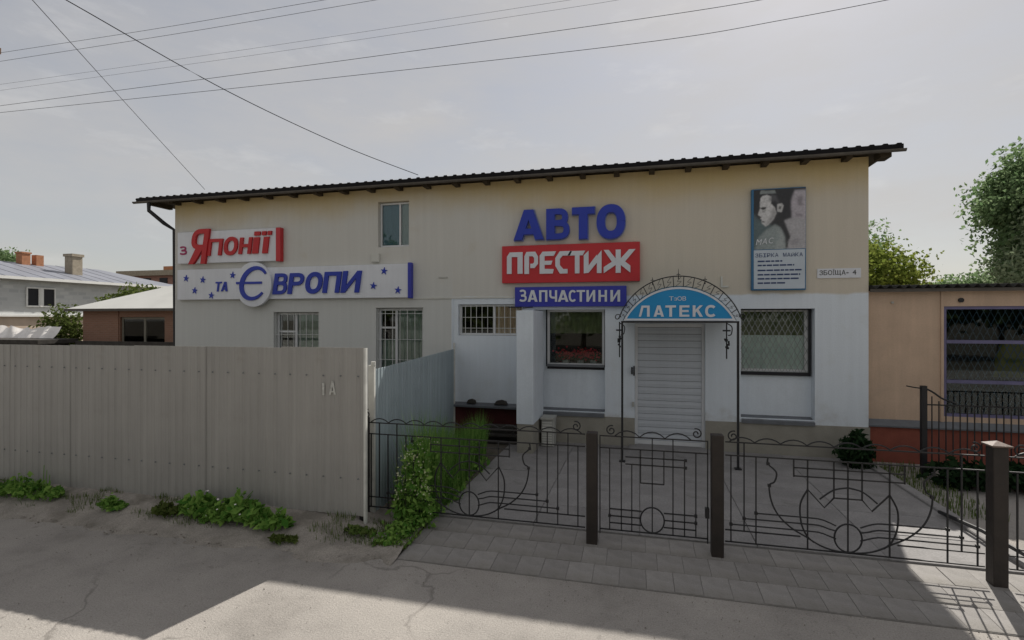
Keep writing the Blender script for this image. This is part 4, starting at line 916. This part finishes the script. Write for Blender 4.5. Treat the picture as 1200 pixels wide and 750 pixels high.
for k in range(11): shared(me, 'roof_sheet', nr, (3.81 + 1.098 * k, NY_ - .17, 3.035 + .004 * (k % 2)))
MB().box(3.81, 16, NY_ - .13, NY_ - .10, 2.945, 3.0).build('fascia', 'gutter_grey', nr)

# little fence before the neighbour's wall
nf = thing('railing', 'low black railing of thin bars before the orange plinth', 'railing', (4.25, 9.2, .05))
MB().box(4.215, 4.285, 9.165, 9.235, .02, 1.46).build('post', 'iron', nf)
for z in (1.17, .28): MB().tube([(4.28, 9.2, z), (8.6, 9.2, z)], .014, 4).build('rail', 'iron', nf)
MB().tube(smooth_path([(4.28, 9.2, 1.42), (4.38, 9.2, 1.36), (4.50, 9.2, 1.27), (4.68, 9.2, 1.20)], 5), .014, 5).build('scroll', 'iron', nf)
MB().tube(smooth_path([(4.21, 9.2, 1.42), (4.12, 9.2, 1.43), (4.02, 9.2, 1.45)], 4), .010, 5).build('scroll', 'iron', nf)
for k in range(46):
    x = 4.36 + .092 * k; MB().tube([(x, 9.2, .2), (x, 9.2, 1.30 - .07 * min(k, 2) if k < 3 else 1.17)], .009, 4).build('bar', 'iron', nf)
t = MB().tube([(3.56, 7.35, .13), (3.60, 6.6, .20), (3.66, 5.75, .20)], .022, 6).build('pipe_rail', 'iron', None, (3.6, 6.6, .2)); tag(t, 'dark low pipe lying along the kerb behind the last fence post', 'pipe')

# ------------------------------------------------------------------ small things in the yard
ac = thing('ventilation_box', 'pale slatted box standing on the ground beside the white pier', 'box', (-1.68, 9.55, .09))
MB().box(-1.80, -1.56, 9.50, 9.78, .09, .60).build('casing', 'plastic_pale', ac, bevel=.01)
for k in range(9): MB().box(-1.785, -1.60, 9.49, 9.498, .15 + .047 * k, .175 + .047 * k).build('slat', 'white_edge', ac)
MB().box(-1.81, -1.55, 9.46, 9.80, .60, .635).build('lid', 'plastic_pale', ac)
for k, (x, w) in enumerate(((-3.42, .20), (-2.84, .28))):
    t = MB().prism([(x, .775), (x + w, .77), (x + w * .9, .84), (x + w * .55, .865), (x + w * .2, .845)], YF - .09, YF - .01).build('stone', 'old_wood', None, (x, YF - .05, .78), bevel=.008); tag(t, ['small dark stone lying on the left part of the slate ledge', 'wider dark stone lying on the right part of the slate ledge'][k], 'stone')
bp_ = thing('board_pile', 'heap of dark old boards against the wine red plinth', 'boards', (-2.6, 9.6, .07))
for k in range(7):
    x = -3.0 + random.uniform(-.1, .1); z = .09 + .045 * k; y = 9.55 + random.uniform(-.06, .1)
    MB().box(x, x + .78 + random.uniform(-.12, .05), y, y + .2, z, z + .04).build('plank', 'old_wood', bp_)
# potted flowers behind the shop window
for k, (x, c, pal) in enumerate(((-1.45, 30, 'petal_red'), (-1.16, 34, 'petal_red'), (-.90, 26, 'petal_red'))):
    t = thing('flower_pot', ['pot of red flowers behind the shop window, left one', 'fullest pot of red flowers in the middle of the shop window', 'pot of red flowers at the right side of the shop window'][k], 'flowers', (x, 10.34, 1.55), 'red flowers in the shop window')
    MB().tube([(x, 10.34, 1.48), (x, 10.34, 1.66)], .055, 10, r1=.075).build('pot', 'plastic_pale', t)
    cen = np.stack([x + RNG.normal(0, .10, c * 3), 10.33 + RNG.normal(0, .03, c * 3), 1.77 + RNG.normal(0, .055, c * 3)], 1)
    quads_obj('blossom', cen, RNG.normal(size=(c * 3, 3)) + [0, -1.2, .3], .05, pal, t, 1.1)
    cen = np.stack([x + RNG.normal(0, .09, 40), 10.35 + RNG.normal(0, .02, 40), 1.70 + RNG.normal(0, .04, 40)], 1); quads_obj('foliage', cen, RNG.normal(size=(40, 3)) + [0, -1, .5], .06, 'leaf_dark', t)

# ------------------------------------------------------------------ plants
def clump(name, label, cx, cy, rx, ry, h, n, size, m, z0=.06, group=None, flowers=0, cat='weeds', tall=0.0):
    t = thing(name, label, cat, (cx, cy, z0), group)
    r = np.sqrt(RNG.random(n)); a = RNG.random(n) * 6.283
    x = cx + rx * r * np.cos(a); y = cy + ry * r * np.sin(a); hh = h * (1 - .55 * r ** 2) * (.5 + .7 * RNG.random(n)) * (.72 + .30 * np.sin(x * 9 + cy) + .28 * np.sin(x * 23 + cy * 5))
    z = z0 + hh * RNG.random(n) ** .6 + .01
    nr_ = RNG.normal(size=(n, 3)) * .7 + np.array([0, -.35, .8])
    quads_obj('foliage', np.stack([x, y, z], 1), nr_, size * (.35 + 1.3 * RNG.random(n) ** 1.6), m, t, 1.5)
    mb = MB()
    for k in range(int(n * .06) + 4):
        i = int(RNG.integers(n)); mb.tube([(x[i], y[i], z0 - .02), (x[i] + random.uniform(-.04, .04), y[i], z0 + hh[i])], .004, 3)
    if tall:
        for k in range(3):
            xx = cx + rx * .5 + .05 * k; mb.tube([(xx, cy, z0), (xx + .03, cy, z0 + tall - .06 * k)], .005, 3)
    mb.build('stem', 'leaf_weed', t)['kind'] = 'stuff'
    if flowers:
        c = RNG.integers(n, size=flowers); quads_obj('blossom', np.stack([x[c], y[c] - .02, z0 + hh[c] + .03], 1), RNG.normal(size=(flowers, 3)) * .4 + [0, -.6, 1], .03, 'petal_white', t, 1.0)
    return t
clump('weed_clump', 'grassy weed clump at the left end of the sheet fence', -8.1, 5.12, .72, .17, .24, 1100, .042, 'leaf_weed', .12, tall=.42)
clump('weed_clump', 'small weed tuft between the two larger clumps by the fence', -6.45, 5.06, .19, .11, .15, 260, .045, 'leaf_weed', .11)
clump('weed_clump', 'low reddish weed tuft just left of the broad leafy clump', -5.62, 5.08, .20, .11, .20, 280, .045, 'leaf_olive', .11)
clump('weed_clump', 'broad leafy weeds with big leaves along the sheet fence', -4.80, 5.12, .66, .17, .30, 950, .078, 'leaf_weed', .11, flowers=14)
clump('weed_clump', 'leafy weeds trailing off at the right end of the broad clump', -4.14, 5.06, .28, .12, .17, 330, .06, 'leaf_weed', .11)
clump('weed_clump', 'small flat weed lying on the road edge', -3.80, 4.86, .18, .07, .05, 140, .04, 'leaf_olive', .05)
clump('weed_clump', 'low tuft of grass under the free end of the sheet fence', -3.05, 5.18, .20, .10, .06, 240, .035, 'leaf_grass', .09)
def blades(name, pts, h, w, m, lean=.35):
    n = len(pts); hh = np.asarray(h) * (.28 + .80 * RNG.random(n) ** 1.3); a = RNG.random(n) * 6.283; le = lean * hh * RNG.random(n)
    p0 = pts; p2 = pts + np.stack([np.cos(a) * le, np.sin(a) * le, hh], 1); p1 = (p0 + p2) / 2 + np.stack([np.cos(a) * -le * .15, np.sin(a) * -le * .15, hh * .1], 1)
    sd_ = np.stack([-np.sin(a), np.cos(a), 0 * a], 1) * w * .5
    V = np.stack([p0 - sd_, p0 + sd_, p1 + sd_ * .8, p1 - sd_ * .8, p2], 1).reshape(-1, 3); me = D.meshes.new(name)
    f = []
    for i in range(n): k = 5 * i; f += [(k, k + 1, k + 2, k + 3), (k + 3, k + 2, k + 4)]
    me.from_pydata(V.tolist(), [], f); me.materials.append(MATS[m]); o = D.objects.new(name, me); COL.objects.link(o); return o
n = 1500; pts = np.stack([-2.72 + RNG.normal(0, .28, n), 4.98 + RNG.random(n) * .6, np.full(n, .05)], 1); pts = pts[(pts[:, 0] < -2.40) & (pts[:, 0] > -3.3)]
tag(blades('grass', pts, .09, .008, 'leaf_grass'), 'short grass growing at the corner of the paved drive', 'grass', kind='stuff')
n = 4200; py_ = 5.35 - .45 * RNG.random(n) ** 1.6; pts = np.stack([-9.2 + 6.0 * RNG.random(n), py_, -.02 + .20 * (py_ - 4.62) / .76], 1); pts = pts[(np.sin(pts[:, 0] * 3.3) + np.sin(pts[:, 0] * 7.1) + np.sin(pts[:, 1] * 19 + pts[:, 0] * 2)) > .5]
tag(blades('grass', pts, .085, .006, 'leaf_grass', .7), 'thin grass along the foot of the tall sheet fence', 'grass', kind='stuff')
def bed_x(yy, n): return -2.84 - .06 * (yy - 5.7) + .46 * RNG.random(n) ** .85 + .04 * np.sin(yy * 5) + .03 * np.sin(yy * 13)
def bed_h(x, yy): return (1.0 - .16 * (yy - 5.6)) * (.72 + .20 * np.sin(x * 7 + yy * 2.3) + .16 * np.sin(x * 15 - yy * 6.1)) * np.clip((x + 3.02 + .06 * (yy - 5.7)) * 6, .35, 1) * np.clip((-2.28 - .05 * (yy - 5.7) - x) * 6, .4, 1)
n = 7000; yy = 5.62 + 3.0 * RNG.random(n) ** .9; x_ = bed_x(yy, n); pts = np.stack([x_, yy, np.full(n, .06)], 1)
tag(blades('tall_grass', pts, .34 + .98 * bed_h(x_, yy), .009, 'leaf_tall', .35), 'tall weeds and grass filling the bed beside the paved drive', 'weeds', kind='stuff')
n = 3300; yy = 5.52 + 2.6 * RNG.random(n) ** 1.5; x_ = bed_x(yy, n) + .06 * RNG.normal(size=n); hh = bed_h(x_, yy); zz = hh * RNG.random(n) ** .75
pts = np.stack([x_ + .06 * RNG.normal(size=n) * zz, yy, .07 + zz * .92], 1)
tag(quads_obj('nettles', pts, RNG.normal(size=(n, 3)) * .9 + [.1, -.5, .6], .034 * (.35 + 1.5 * RNG.random(n) ** 2), 'leaf_weed', None, 2.0), 'leafy stinging weeds among the tall grass by the drive', 'weeds', kind='stuff')
n = 650; yy = 5.5 + 1.3 * RNG.random(n) ** 1.3; x_ = bed_x(yy, n); ph = RNG.random(n); pts = np.stack([x_, yy - .03, .12 + bed_h(x_, yy) * (.35 + .62 * ph)], 1)
tag(quads_obj('blossoms', pts, RNG.normal(size=(n, 3)) * .4 + [0, -.8, .8], .020 * (.6 + .9 * RNG.random(n)), 'leaf_bloom', None, 1.0), 'tiny pale blossoms scattered over the weeds by the fence', 'flowers', kind='stuff')
n = 700; yy = 5.0 + .7 * RNG.random(n); x_ = -2.58 + .10 * RNG.normal(size=n) - .1 * (5.7 - yy); k = x_ < -2.36; pts = np.stack([x_, yy, .05 + .22 * RNG.random(n) * (yy - 4.8)], 1)[k]
tag(quads_obj('spilling_weeds', pts, RNG.normal(size=(len(pts), 3)) * .8 + [0, -.4, .7], .038, 'leaf_weed', None, 1.7), 'low weeds spilling past the fence along the edge of the drive', 'weeds', kind='stuff')
def shrub(name, label, c, r, n, size, m, cat='shrub', group=None, needle=1.6, stems=6):
    t = thing(name, label, cat, (c[0], c[1], c[2] - r[2]), group); d = RNG.normal(size=(n, 3)); d /= np.linalg.norm(d, axis=1, keepdims=True)
    rad = (.45 + .6 * RNG.random(n)) * (1 + .28 * np.sin(d[:, 0] * 6 + c[0] * 3) * np.cos(d[:, 2] * 7 + c[1]))
    p = np.array(c) + d * rad[:, None] * np.array(r); p[:, 2] = np.maximum(p[:, 2], c[2] - r[2] + .02)
    quads_obj('foliage', p, d * .5 + RNG.normal(size=(n, 3)) * .8, size * (.6 + .8 * RNG.random(n)), m, t, needle)
    mb = MB(); b = Vector((c[0], c[1], c[2] - r[2]))
    for k in range(stems): e_ = Vector((c[0] + random.uniform(-.6, .6) * r[0], c[1] + random.uniform(-.6, .6) * r[1], c[2] + random.uniform(0, .5) * r[2])); mb.tube([b, b.lerp(e_, .5) + Vector((0, 0, .1 * r[2])), e_], .02 * max(1, r[2]), 5, r1=.006)
    mb.build('trunk', 'bark', t); return t
shrub('juniper', 'dark dwarf conifer against the right corner of the white wall', (3.42, 9.45, .31), (.25, .24, .31), 1000, .05, 'leaf_dark', needle=2.6)
for k, (x, y, rx, h) in enumerate(((4.55, 8.75, .45, .20), (5.35, 8.7, .50, .22), (6.2, 8.6, .5, .22))):
    shrub('dwarf_shrub', ['dark low shrub at the foot of the railing post', 'dark low shrub in the middle below the railing bars', 'dark low shrub behind the capped brown post'][k], (x, y, .05 + h), (rx, .3, h), 800, .07, 'leaf_dark', group='low dark shrubs below the railing')
n = 900; pts = np.stack([3.74 + .6 * RNG.random(n) ** 1.6, 7.4 + 2.4 * RNG.random(n), np.full(n, .05)], 1)
tag(blades('grass', pts, .14, .009, 'leaf_grass'), 'grass along the kerb beside the neighbouring yard', 'grass', kind='stuff')
n = 160; pts = np.stack([3.75 + .35 * RNG.random(n), 5.75 + .7 * RNG.random(n), np.full(n, .05)], 1); tag(blades('grass', pts, .10, .009, 'leaf_grass'), 'tuft of grass behind the last iron fence panel', 'grass', kind='stuff')

def tree(label, base, h, crown_c, crown_r, nclump, per, size, m, m2=None, group=None, clump_r=.5, low=-.9):
    t = thing('tree', label, 'tree', base, group); b = Vector(base); top = Vector(crown_c)
    tr = MB(); tr.tube([b - Vector((0, 0, .1)), b.lerp(top, .4) + Vector((.1, 0, 0)), top], .045 * h * .6, 8, r1=.03)
    C_ = []
    while len(C_) < nclump:
        d = RNG.normal(size=3); d /= np.linalg.norm(d)
        if d[2] < low: continue
        C_.append(np.array(crown_c) + d * np.array(crown_r) * (.35 + .62 * RNG.random() ** .6))
    for k in range(0, nclump, 4):
        e_ = Vector(C_[k]); s_ = b.lerp(top, .35 + .5 * random.random()); tr.tube([s_, s_.lerp(e_, .5) + Vector((0, 0, .15)), e_], .05 * h / 6, 5, r1=.012)
    tr.build('trunk', 'bark', t)
    half = nclump if not m2 else nclump // 2
    for sel, mm in ((C_[:half], m), (C_[half:], m2)):
        if not sel: continue
        pts = np.concatenate([c + np.clip(RNG.normal(size=(per, 3)), -1.7, 1.7) * clump_r * (.6 + .7 * RNG.random()) * np.array([1, 1, .75]) for c in sel]); d = pts - np.array(crown_c)
        quads_obj('crown', pts, d * .4 + RNG.normal(size=pts.shape) * np.linalg.norm(d, axis=1, keepdims=True).mean() * .8, size * (.6 + .8 * RNG.random(len(pts))), mm, t, 1.5)
    return t
tree('big leafy tree rising behind the low building at the right edge', (18.4, 26.5, 0), 9, (18.1, 26.5, 6.35), (3.3, 3.0, 4.2), 120, 640, .135, 'leaf_tree', None, 'trees behind the buildings', .55)
tree('pale silvery tree in front of the big tree at the right edge', (17.0, 24.6, 0), 6, (16.9, 24.6, 4.6), (2.3, 2.2, 2.7), 70, 560, .115, 'leaf_tree_pale', None, 'trees behind the buildings', .5)
tree('yellow green bushy tree close behind the right corner of the shop', (7.0, 18.5, 0), 4.5, (7.0, 18.5, 3.3), (1.25, 1.3, 1.3), 46, 330, .085, 'leaf_yellow', None, 'trees behind the buildings', .35)
tree('grey green thin tree sticking up above the yellow green bush', (8.5, 22.5, 0), 6, (8.4, 22.5, 4.1), (1.15, 1.2, 1.8), 34, 200, .09, 'leaf_tree', None, 'trees behind the buildings', .35)
tree('distant dark tree just above the slate roof, middle one', (24, 46, 0), 5, (24, 46, 4.1), (2.2, 2, 1.7), 30, 160, .2, 'leaf_tree', None, 'trees behind the buildings', .5)
tree('distant pale tree above the slate roof close to the big tree', (25.5, 42, 0), 5, (26.5, 42, 4.2), (2.4, 2, 2.0), 30, 160, .2, 'leaf_tree_pale', None, 'trees behind the buildings', .5)
tree('small tree top peeping over the far house at the left edge', (-62, 36, 0), 9, (-61.8, 36, 7.5), (2.2, 2.2, 2.4), 30, 160, .22, 'leaf_tree', None, 'trees behind the buildings', .6)
shrub('bush', 'olive green bush between the white brick house and the pale roof', (-28.0, 24.5, 2.9), (3.4, 2.2, 1.45), 12000, .15, 'leaf_olive')
shrub('bush', 'dark green bush at the left corner of the low brick building', (-24.0, 16.6, 1.5), (1.0, .8, 1.5), 4500, .09, 'leaf_olive')

for k, (x, y, h_) in enumerate(((-19, -16, 8.5), (-11.5, -14.5, 7), (-4, -17, 9), (4.5, -15, 7.5), (12, -16.5, 8.5), (20, -15, 7.5))):
    tree('roadside tree across the street, mirrored in the shop windows', (x, y, 0), h_, (x, y, h_ * .56), (3.6, 2.6, h_ * .40), 44, 60, .42, 'leaf_olive', None, 'trees across the street', .7)

# ------------------------------------------------------------------ houses on the left
h1 = thing('brick_house', 'two storey white brick house with a blue grey metal roof on the left', 'house', (-41, 24, 0))
MB().box(-46, -36.02, 14, 33.5, -.05, 2.62).build('lower_wall', 'lower_beige', h1); MB().box(-46, -36.0, 14, 33.5, 2.62, 4.9).build('upper_wall', 'white_brick', h1)
MB().box(-36.0, -35.85, 14, 33.5, 2.60, 2.72).build('ledge', 'white_trim', h1)
mb = MB(); E0, E1, RX, ZE, ZR = -35.5, -46.5, -41, 4.95, 6.3
mb.add([(E0, 13.5, ZE), (E0, 34, ZE), (RX, 31, ZR), (RX, 16, ZR), (E1, 34, ZE), (E1, 13.5, ZE)], [(0, 1, 2, 3), (1, 4, 2), (4, 5, 3, 2), (5, 0, 3), (0, 5, 4, 1)]); hr = mb.build('roof', 'far_roof', h1)
MB().box(-35.62, -35.42, 13.5, 34, 4.80, 4.97).build('fascia', 'white_trim', hr)
for k in range(14):
    y = 16.4 + 1.05 * k; MB().tube([(E0, y, ZE + .008), (RX, y, ZR + .008)], .014, 4).build('seam', 'far_roof', hr)
MB().box(-38.4, -37.7, 26.75, 27.4, 5.3, 6.75).box(-38.47, -37.63, 26.68, 27.47, 6.75, 6.93).build('chimney', 'brick_drab', hr)
MB().box(-40.8, -40.25, 25.4, 25.9, 5.9, 6.88).box(-40.85, -40.2, 25.35, 25.95, 6.88, 6.98).build('chimney', 'brick_orange', hr)
MB().box(-40.7, -40.25, 26.25, 26.7, 5.9, 6.86).build('chimney', 'brick_orange', hr)
wn = MB()
for ya, yb in ((22.9, 23.62), (23.75, 24.5)):
    wn.box(-35.97, -35.90, ya, ya + .07, 3.2, 4.4); wn.box(-35.97, -35.90, yb - .07, yb, 3.2, 4.4); wn.box(-35.97, -35.90, ya + .07, yb - .07, 3.2, 3.28); wn.box(-35.97, -35.90, ya + .07, yb - .07, 4.32, 4.4)
wn.box(-35.97, -35.88, 23.62, 23.75, 3.2, 4.4); wn = wn.build('window', 'white_trim', h1)
for ya, yb in ((22.97, 23.55), (23.82, 24.43)): MB().box(-35.985, -35.96, ya, yb, 3.28, 4.32).build('pane', 'frame_dark', wn)
h2 = thing('brick_house', 'low orange brick building with a pale hipped roof behind the sheet fence', 'house', (-17, 17, 0))
wall_mesh(-22.4, -12, -.05, 2.88, 16.3, [(-20.45, -18.2, 1.3, 2.55)], .15, lambda x, z: 0).build('front_wall', 'orange_brick', h2)
MB().box(-22.4, -22.2, 16.31, 22, -.05, 2.88).build('side_wall', 'orange_brick', h2); MB().box(-12.2, -12, 16.31, 22, -.05, 2.88).build('side_wall', 'orange_brick', h2); MB().box(-22.2, -12.2, 21.8, 22, -.05, 2.88).build('back_wall', 'orange_brick', h2)
MB().box(-22.2, -12.2, 18, 18.1, -.05, 2.88).build('inner_wall', 'dark_room', h2)
MB().add([(-22.9, 15.95, 2.88), (-11.5, 15.95, 2.88), (-11.5, 22.4, 2.88), (-22.9, 22.4, 2.88), (-17.6, 19.1, 4.55), (-15, 19.1, 4.55)], [(0, 1, 5, 4), (1, 2, 5), (2, 3, 4, 5), (3, 0, 4), (3, 2, 1, 0)]).build('roof', 'pale_roof', h2)
MB().box(-22.9, -11.5, 15.92, 15.97, 2.79, 2.89).build('fascia', 'gutter_grey', h2)
w2 = MB().box(-20.44, -20.36, 16.38, 16.44, 1.3, 2.54).box(-18.29, -18.21, 16.38, 16.44, 1.3, 2.54).box(-19.32, -19.22, 16.38, 16.44, 1.3, 2.54).box(-20.36, -18.29, 16.385, 16.435, 2.46, 2.54).build('window', 'frame_wood', h2)
MB().box(-20.36, -18.29, 16.40, 16.41, 1.3, 2.46).build('pane', 'glass', w2)
MB().box(-20.1, -19.55, 16.6, 16.62, 1.3, 2.44).build('curtain_or_reflection', 'cloth_yellow', w2)
MB().box(-21.15, -20.5, 16.27, 16.299, .1, 2.86).build('pier', 'orange_brick', h2)
h3 = thing('apartment_block', 'distant dark red brick building with a flat cornice behind the pale roof', 'building', (-60, 52, 0))
MB().box(-65, -48, 52, 62, -.05, 7.9).build('wall', 'far_brick', h3); MB().box(-65.4, -47.6, 51.6, 62.4, 7.9, 8.55).build('cornice', 'brick_drab', h3)
MB().box(-61, -47.8, 51.5, 51.99, 6.4, 6.75).build('ledge', 'white_trim', h3); MB().box(-60.5, -58.9, 54, 56, 8.55, 9.3).build('chimney', 'brick_orange', h3)
for k in range(6):
    x = -64 + 2.6 * k; MB().box(x, x + 1.2, 51.93, 51.99, 6.8, 7.6).build('window', 'frame_dark', h3)
# clutter just beyond the fence: white tarpaulin, old panels, dark low roof
mb = MB(); n, k_ = 60, 12
for i in range(n + 1):
    for q in range(k_ + 1):
        u, v = i / n, q / k_; mb.v.append((-26.4 + 3.6 * u, 15.3 + .5 * v + .12 * math.sin(u * 19) + .06 * math.sin(u * 43 + v * 5), 1.55 + .58 * v - .05 * math.sin(u * 27 + v * 4) + .03 * math.sin(u * 51)))
for i in range(n):
    for q in range(k_): mb.f.append((i * (k_ + 1) + q, (i + 1) * (k_ + 1) + q, (i + 1) * (k_ + 1) + q + 1, i * (k_ + 1) + q + 1)); mb.mi.append(0)
tag(mb.build('tarpaulin', 'tarp_white', None, (-24.6, 15.5, 1.6), smooth=True), 'crumpled white tarpaulin hanging behind the sheet fence', 'tarpaulin')
sh = thing('shed', 'dark low shed roof just showing above the sheet fence', 'shed', (-23, 14.6, 0))
MB().box(-26.5, -21.6, 14.2, 15.2, -.05, 1.55).build('wall', 'old_wood', sh); MB().box(-26.7, -21.4, 14.0, 15.4, 1.55, 1.70).build('roof', 'old_wood', sh)
MB().box(-26.0, -24.4, 13.95, 13.99, 1.52, 1.66).build('trim', 'white_trim', sh)
t = MB().box(-28.6, -26.4, 15.0, 15.1, -.05, 2.4).build('partition', 'old_panel', None, (-27.5, 15, 0)); tag(t, 'pale grey panel standing at the left edge above the sheet fence', 'panel')
t = MB().box(-21.3, -12.2, 15.2, 15.3, -.05, 1.62).build('board_fence', 'old_wood', None, (-17, 15.2, 0)); tag(t, 'dark board fence below the window of the low brick building', 'fence')

# ------------------------------------------------------------------ overhead lines
pl = thing('utility_pole', 'brown tip of a pole crossarm at the upper left edge', 'pole', (-13.2, 7.5, 0))
MB().tube([(-13.2, 7.5, -.1), (-13.2, 7.5, 9.6)], .13, 10, r1=.09).build('shaft', 'pole_wood', pl)
MB().box(-13.7, -12.55, 7.44, 7.56, 7.85, 7.97).build('crossarm', 'pole_wood', pl)
for x in (-12.6, -13.0, -13.6): MB().tube([(x, 7.5, 7.97), (x, 7.5, 8.1)], .05, 8, r1=.03).build('insulator', 'porcelain', pl)
def line(label, pts, r=.006, group='wires crossing the sky'):
    t = MB().tube(smooth_path(pts, 10), r, 5).build('overhead_wire', 'wire', None, pts[0]); tag(t, label, 'wire', group)
WIRES = [('overhead wire topmost of the six crossing the upper left sky', 62, 0, .0035), ('overhead wire second from the top of the six upper left lines', 72, 1, .0035), ('faint overhead wire third from the top, upper of the pale pair', 99, 2, .002),
         ('faint overhead wire fourth from the top, lower of the pale pair', 106, 3, .002), ('dark overhead wire fifth from the top across the sky', 124, 4, .004), ('dark overhead wire lowest of the six lines across the sky', 132, 5, .004)]
PATHS = [[(-13.2, 7.84), (-12.482, 7.837), (-8.431, 7.787), (-5.085, 7.789), (-2.41, 7.766), (0.354, 7.834)], [(-13.2, 7.67), (-12.482, 7.666), (-7.861, 7.633), (-4.146, 7.647), (-1.607, 7.636), (1.028, 7.713)], [(-13.2, 7.2), (-12.482, 7.202), (-6.507, 7.162), (-2.003, 7.17), (0.238, 7.193), (2.586, 7.3)], [(-13.2, 7.08), (-12.482, 7.082), (-6.507, 7.044), (-2.003, 7.054), (0.238, 7.084), (2.586, 7.2)], [(-13.2, 6.77), (-12.482, 6.773), (-5.206, 6.74), (-0.054, 6.753), (1.932, 6.802), (4.03, 6.933)], [(-13.2, 6.65), (-12.482, 6.636), (-5.206, 6.484), (-0.054, 6.412), (1.932, 6.484), (4.03, 6.639)]]
for (lab, y, k, r), P in zip(WIRES, PATHS): line(lab, [(x, 7.5, z) for x, z in P], r)
line('service wire coming down steeply to the left part of the roof', [(-6.958, 3.8, 6.727), (-7.737, 5, 6.68), (-9.295, 7.4, 6.586), (-9.688, 9.7, 5.458)], .005, None)
line('thicker service wire sagging down to the middle of the roof', [(-7.345, 4.0, 6.714), (-7.075, 5, 6.547), (-6.535, 7.0, 6.212), (-5.529, 8.7, 5.809), (-4.398, 9.7, 5.433)], .007, None)
